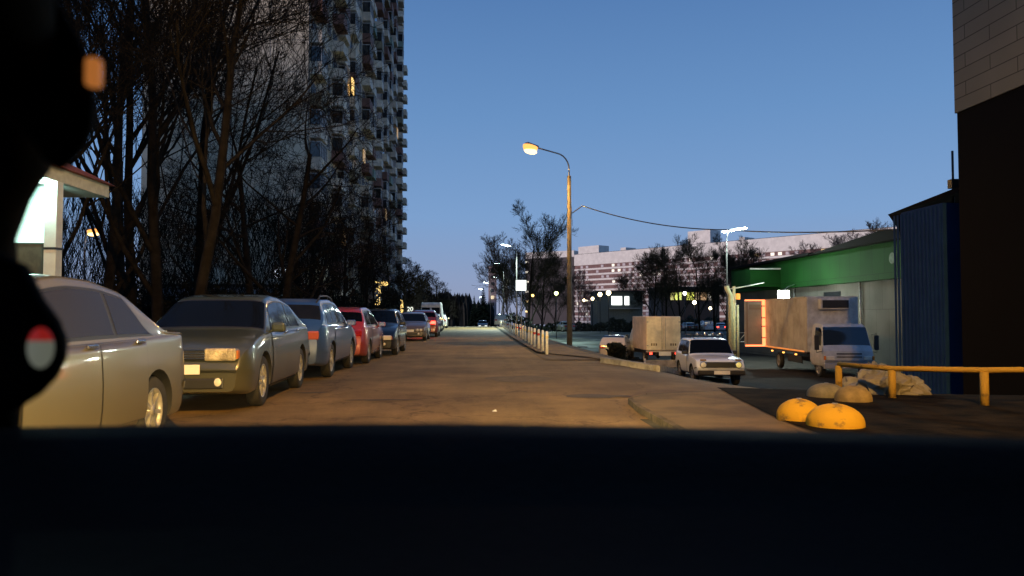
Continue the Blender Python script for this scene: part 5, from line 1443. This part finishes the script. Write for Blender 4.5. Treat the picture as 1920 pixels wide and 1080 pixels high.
# spruces and the far wood
def spruce(px, Y, h, lab):
    t = thing('spruce_tree', lab, 'tree', (P(px, 590, Y).x, Y, hz(1, Y)), 0, 'spruces at the end of the road'); rr = random.Random(px)
    b = MB(); b.tube([(0, 0, -.3), (0, 0, h)], [.2, .03], 6); b.build('trunk', BARK, t)
    b = MB(); n = 22
    for i in range(n):
        f = i / n; z = h * (.08 + .9 * f); R_ = h * .27 * (1 - f) ** .9 + .1
        for k in range(16):
            a = rr.uniform(0, 2 * PI); r_ = R_ * rr.uniform(.6, 1.1); w = .22 * r_ + .15
            c, s = math.cos(a), math.sin(a)
            b.add([(0, 0, z + .25), (c * r_ * .6 - s * w, s * r_ * .6 + c * w, z - .05 * r_), (c * r_, s * r_, z - .32 * r_), (c * r_ * .6 + s * w, s * r_ * .6 - c * w, z - .05 * r_)], [(0, 1, 2, 3)])
    b.build('crown', NEEDLE, t)
for a in ((906, 215, 12.0, 'tallest dark spruce at the end of the road'), (889, 230, 10.0, 'dark spruce left of the tallest one'), (896, 250, 8.0, 'low dark spruce between two taller ones'), (915, 235, 8.5, 'dark spruce right of the tallest one')): spruce(*a)
b = MB(); rr = random.Random(2)
for i in range(1500):
    px = rr.uniform(700, 925); Y = rr.uniform(300, 380); p = P(px, 590, Y); z0 = hz(p.x, Y); h = rr.uniform(8, 14) * (1.1 if px < 880 else .8); w = rr.uniform(1, 2.4)
    for k in range(3):
        a = rr.uniform(0, PI); c, s = math.cos(a) * w, math.sin(a) * w
        b.add([(p.x - c, Y - s, z0), (p.x + c, Y + s, z0), (p.x + c * .7, Y + s * .7, z0 + h * rr.uniform(.6, .8)), (p.x, Y, z0 + h), (p.x - c * .7, Y - s * .7, z0 + h * rr.uniform(.55, .8))], [(0, 1, 2, 3, 4)])
tag(b.build('far_wood', mat('dark wood', (.018, .020, .018), 1)), 'dark far-off wood closing the end of the road', 'wood', kind='stuff')

# hedges: masses of small twigs and leaves
def hedge(name, lab, px0, px1, Y, h, dpt=1.6, m=None, z=None, n=None, thin=False):
    a = P(px0, 590, Y); c = P(px1, 590, Y); rr = random.Random(px0); b = MB()
    L = c.x - a.x; n = n or int(min(9000, L * h * dpt * 90)); q = .11 * (Y / 50) ** .5
    for i in range(n):
        x = rr.uniform(0, L); y = rr.uniform(-dpt / 2, dpt / 2); zz = rr.random() ** .8 * h * (.85 + .15 * math.sin(x * 1.7) + .1 * math.sin(x * 4.1)); 
        d = Vector((rr.uniform(-1, 1), rr.uniform(-1, 1), rr.uniform(-1, 1))).normalized() * q * rr.uniform(.6, 1.6); e = d.orthogonal().normalized() * q * rr.uniform(.4, 1)
        if thin:
            d = Vector((rr.uniform(-.6, .6), rr.uniform(-.3, .3), 1)).normalized() * rr.uniform(.5, 1.4); e = Vector((.022, 0, 0)); zz = rr.random() ** 1.3 * h
        g = hz(a.x + x, Y + y)
        o = Vector((a.x + x, Y + y, g + zz)); b.add([o - d, o + e, o + d, o - e], [(0, 1, 2, 3)])
    core = MB()
    o_ = b.build(name, m or mat('hedge leaves', (.022, .034, .018), .95, noise=.4))
    return tag(o_, lab, 'hedge')
mat('thicket twigs', (.012, .013, .010), 1, spec=.03)
hedge('hedge', 'dark clipped hedge below the pavilion windows', 1142, 1205, 100, 1.9)
hedge('hedge', 'long dark hedge along the back of the lawn', 985, 1142, 112, 1.4)
hedge('hedge', 'dark hedge behind the parked cars on the far side of the lawn', 1205, 1400, 125, 2.6)
hedge('bush', 'dark scrub under the bushy tree beside the bollards', 950, 1010, 70, 1.5)
hedge('bush', 'dark scrubby bush beside the low concrete slabs', 1140, 1172, 40, .9, 1.0, n=500, m=_M['thicket twigs'])
hedge('hedge', 'dark scrub behind the parked row under the bare trees', 0, 560, 31, 2.6, 3.0, n=9000, m=_M['thicket twigs'])
hedge('thicket', 'tall dark thicket behind the kiosk and the bare trees', 60, 640, 50, 9.0, 5.0, n=9000, m=mat('thicket twigs', (.012, .013, .010), 1, spec=.03), thin=True)
hedge('hedge', 'dark scrub further along the parked row', 560, 752, 66, 3.4, 3.0, n=6000, m=_M['thicket twigs'])

# ------------------------------------------------------------------ garland lights on two trees
def garland(px0, px1, py0, py1, Y, n, lab, arch=False):
    rr = random.Random(n); c = P((px0 + px1) / 2, py1, Y); b = MB(); k = Y / F; pts = []
    t = thing('light_garland', lab, 'string lights', (c.x, Y, c.z))
    for i in range(n):
        px = rr.uniform(px0, px1); py = py0 + (py1 - py0) * rr.random() ** (1.6 if arch else 1)
        if arch and px > px0 + (px1 - px0) * .45: py = py0 + rr.uniform(0, 8)
        p = P(px, py, Y + rr.uniform(-.4, .4)); o = p - c; r_ = rr.uniform(.02, .045)
        pts.append(o); b.add([o + Vector(v) * r_ for v in ((1, 0, 0), (-1, 0, 0), (0, 1, 0), (0, -1, 0), (0, 0, 1.5), (0, 0, -1.5))], [(0, 2, 4), (2, 1, 4), (1, 3, 4), (3, 0, 4), (2, 0, 5), (1, 2, 5), (3, 1, 5), (0, 3, 5)])
    b.build('bulbs', glow('garland bulbs', (1.0, .66, .2), 2.2), t)
    pts.sort(key=lambda q: q.z); w = MB(); w.tube(pts, .008, 3); w.build('wire', BLACKP, t)
garland(704, 727, 528, 572, 60, 80, 'golden light garland draped over a tree in an arch', True)
garland(751, 756, 562, 592, 60, 45, 'golden light garland wound down a thin trunk') 
def number():
    c = P(769, 580, 62)
    t = thing('number_sign', 'tiny white lit number on a post behind the parked row', 'sign', (c.x, 62, 0))
    b = MB(); b.tube([(0, 0, 0), (0, 0, c.z - .2)], .03, 6); b.build('post', BLACKP, t)
    b = MB(); b.rbox(-.34, .34, 0, .04, c.z - .24, c.z + .24, .01); b.build('panel', BLACKP, t)
    text_mesh('20', .52, glow('number glow', (.95, 1, .85), 1.3), t, (0, -.02, c.z), (R(90), 0, 0))
number()

# ------------------------------------------------------------------ cars across the lawn
FARP = [('silver', (.5, .52, .55), 'silver car with a bright plate on the far lot, beside the white pipes', 1322, 112, 90), ('dark', (.03, .03, .035), 'dark car on the far lot behind the box truck', 1262, 108, 90),
        ('greyish', (.25, .27, .29), 'grey car on the far lot with one red tail light', 1350, 118, 78), ('black two', (.02, .02, .025), 'black car on the far lot left of the silver one', 1290, 115, 95), ('olive', (.10, .11, .09), 'dull olive car behind the hedge left of the pavilion', 1060, 104, 100)]
for (nm, colr, lab, px, Y, an) in FARP:
    p = P(px, 590, Y); make_car('parked_car', lab, 'car', (p.x, Y, hz(p.x, Y) + .03), R(an), S_suv if nm == 'silver' else S_sedan, paintm(nm + ' far paint', colr, .2), 'cars parked beyond the lawn', detail=False, taillit=TAILON if nm == 'greyish' else None)

# ------------------------------------------------------------------ the car the picture is taken from
def own_car():
    t = thing('car_interior', 'black dashboard, pillar and visor of the car the picture is taken from', 'car interior', (0, 0, 0))
    DK = mat('dark vinyl', (.0028, .0028, .0034), .8, spec=.06, bump=.15, bscale=90); GT = mat('dark green trim', (.004, .007, .0055), .9, spec=.08)
    # dashboard: a profile swept from side to side
    prof = [(1.02, .98), (1.00, 1.085), (.94, 1.098), (.86, 1.095), (.78, 1.072), (.70, 1.058), (.60, 1.052), (.54, 1.050), (.49, 1.056), (.45, 1.050), (.42, 1.02), (.40, .94), (.38, .80), (.40, .62)]
    b = MB(); n = len(prof); X = rng(-1.05, .98, .05)
    for x in X:
        dz = .012 * math.cos((x + .05) * 1.4) - .012 * max(0, x) 
        for (y, z) in prof: b.v.append((x, y - .06 * (x + .05) ** 2, z + dz + .006 - .008 * x))
    for i in range(len(X) - 1):
        for k in range(n - 1): b.f.append((i * n + k, i * n + k + 1, (i + 1) * n + k + 1, (i + 1) * n + k)); b.sm.append(True)
    d = b.build('dashboard', DK, t)
    b = MB()
    b.rbox(-.42, .97, .425, .505, 1.035, 1.062, .012); b.build('dash_glare', mat('painted brown glare', (.07, .05, .05), .8, spec=.1), d)  # lip lightened to paint in the windscreen glare along the bottom
    for x in (-.12, .12, .5):
        b = MB(); b.rbox(x - .09, x + .09, .385, .40, .90, .96, .004)
        for k in range(4): b.box(x - .08, x + .08, .378, .386, .906 + k * .013, .912 + k * .013)
        b.build('air_vent', BLACKP, d)
    b = MB(); b.box(-1.0, .95, 1.03, 1.06, .5, 1.05); b.build('bulkhead', DK, t)
    # windscreen pillar on the left with its door frame, roof lining overhead and behind
    b = MB(); b.tube([P(-30, 900, .98), P(-28, 660, .92), P(-52, 530, .86), P(-66, 430, .80), P(-40, 340, .76), P(-4, 270, .72), P(-10, 120, .64), P(-50, -100, .54), P(-120, -300, .44)], [.035, .042, .044, .046, .047, .048, .048, .048, .05], 12); b.build('windscreen_pillar', GT, t)
    b = MB(); b.tube([P(2050, 900, .98), P(2060, 500, .88), P(2200, -100, .6), P(2250, -500, .45)], [.03, .034, .036, .04], 12); b.build('windscreen_pillar', GT, t)
    b = MB(); b.rbox(-1.0, 1.0, -1.8, .92, 1.68, 1.72, .015); b.build('roof', DK, t)
    b = MB(); b.rbox(-1.0, 1.0, -1.85, -1.78, .5, 1.72, .015); b.box(-.98, -.95, -1.8, -.2, .4, 1.66); b.box(.95, .98, -1.8, -.2, .4, 1.66); b.build('rear_wall', DK, t)
    for x in (-.98, .96):
        b = MB(); b.rbox(x, x + .04, -.2, 1.0, .35, 1.0, .01); b.build('door', DK, t)
    # folded sun visor hanging in the upper left corner
    def outline(name, pix, Y, th, m, par, bev=.012):
        bm = bmesh.new(); vs = [bm.verts.new(P(x, y, Y)) for x, y in pix]; f = bm.faces.new(vs)
        r = bmesh.ops.extrude_face_region(bm, geom=[f]); vv = [e for e in r['geom'] if isinstance(e, bmesh.types.BMVert)]
        bmesh.ops.translate(bm, verts=vv, vec=(0, th, 0))
        bmesh.ops.recalc_face_normals(bm, faces=bm.faces)
        bmesh.ops.bevel(bm, geom=[e for e in bm.edges if abs((e.verts[0].co - e.verts[1].co).y) < th * .5], offset=bev, segments=3, affect='EDGES', profile=.5)
        me = bpy.data.meshes.new(name); bm.to_mesh(me); bm.free(); me.materials.append(m)
        for p in me.polygons: p.use_smooth = True
        o = bpy.data.objects.new(name, me); link(o, par); return o
    pix = [(-60, -260), (40, -260), (75, -60), (100, 0), (125, 45), (148, 90), (160, 140), (164, 190), (160, 235), (146, 268), (122, 295), (96, 314), (74, 300), (50, 268), (20, 236), (-20, 210), (-60, 190)]
    v = outline('sun_visor', pix, .62, .022, DK, t, .009)
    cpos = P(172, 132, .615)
    b = MB(); b.rbox(cpos.x - .007, cpos.x + .0045, cpos.y, cpos.y + .012, cpos.z - .012, cpos.z + .012, .0035); b.build('visor_glint', mat('painted amber glint', (.5, .16, .04), .5, emit=(1, .33, .07), estr=.35), v)  # made-up piece; its emission paints the blurred orange glow at the visor edge
    # bonnet and headlamps ahead of the dashboard
    b = MB(); n = 12
    for j in range(n + 1):
        for i in range(n + 1):
            u, v = i / n * 2 - 1, j / n
            b.v.append((-.02 + u * .84, 1.1 + v * 1.05, .95 - .22 * v ** 1.6 - .06 * u * u))
    for j in range(n):
        for i in range(n): k = j * (n + 1) + i; b.f.append((k, k + 1, k + n + 2, k + n + 1)); b.sm.append(True)
    b.build('bonnet', mat('own bonnet paint', (.02, .02, .025), .3, coat=.5), t)
    for x in (-.66, .62):
        b = MB(); b.rbox(x - .14, x + .14, 2.0, 2.16, .56, .70, .03); h = b.build('headlight', LAMPC, t)
        lamp_light('dipped_beam', (x, 2.25, .63), 2000 if x < 0 else 9000, (1, .70, .27),   .06, 96 if x < 0 else 34, (-.24 if x < 0 else .11, 1, -.015), t, .9)
    # door mirror housing low on the left, its white and red reflection painted as emission
    pix = [(-80, 470), (-20, 470), (30, 495), (62, 560), (92, 600), (106, 640), (104, 675), (88, 710), (55, 745), (10, 772), (-60, 790)]
    m = outline('door_mirror', pix, .74, .03, DK, t, .012)
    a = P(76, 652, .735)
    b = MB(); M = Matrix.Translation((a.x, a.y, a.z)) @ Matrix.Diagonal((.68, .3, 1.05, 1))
    b.lathe([(.001, -.0185)] + [(.0185 * math.cos(R(q)), .0185 * math.sin(R(q))) for q in range(-80, 21, 10)], 16, M); b.build('mirror_reflection', mat('painted pale reflection', (.5, .5, .45), .3, emit=(.75, .8, .62), estr=.13), m)
    b = MB(); b.lathe([(.0185 * math.cos(R(q)), .0185 * math.sin(R(q))) for q in range(20, 90, 10)] + [(.001, .0185)], 16, M); b.build('red_light', mat('painted red reflection', (.5, .03, .03), .3, emit=(1, .05, .04), estr=.2), m)  # not a lamp: emission paints the red part of the mirror reflection
own_car()
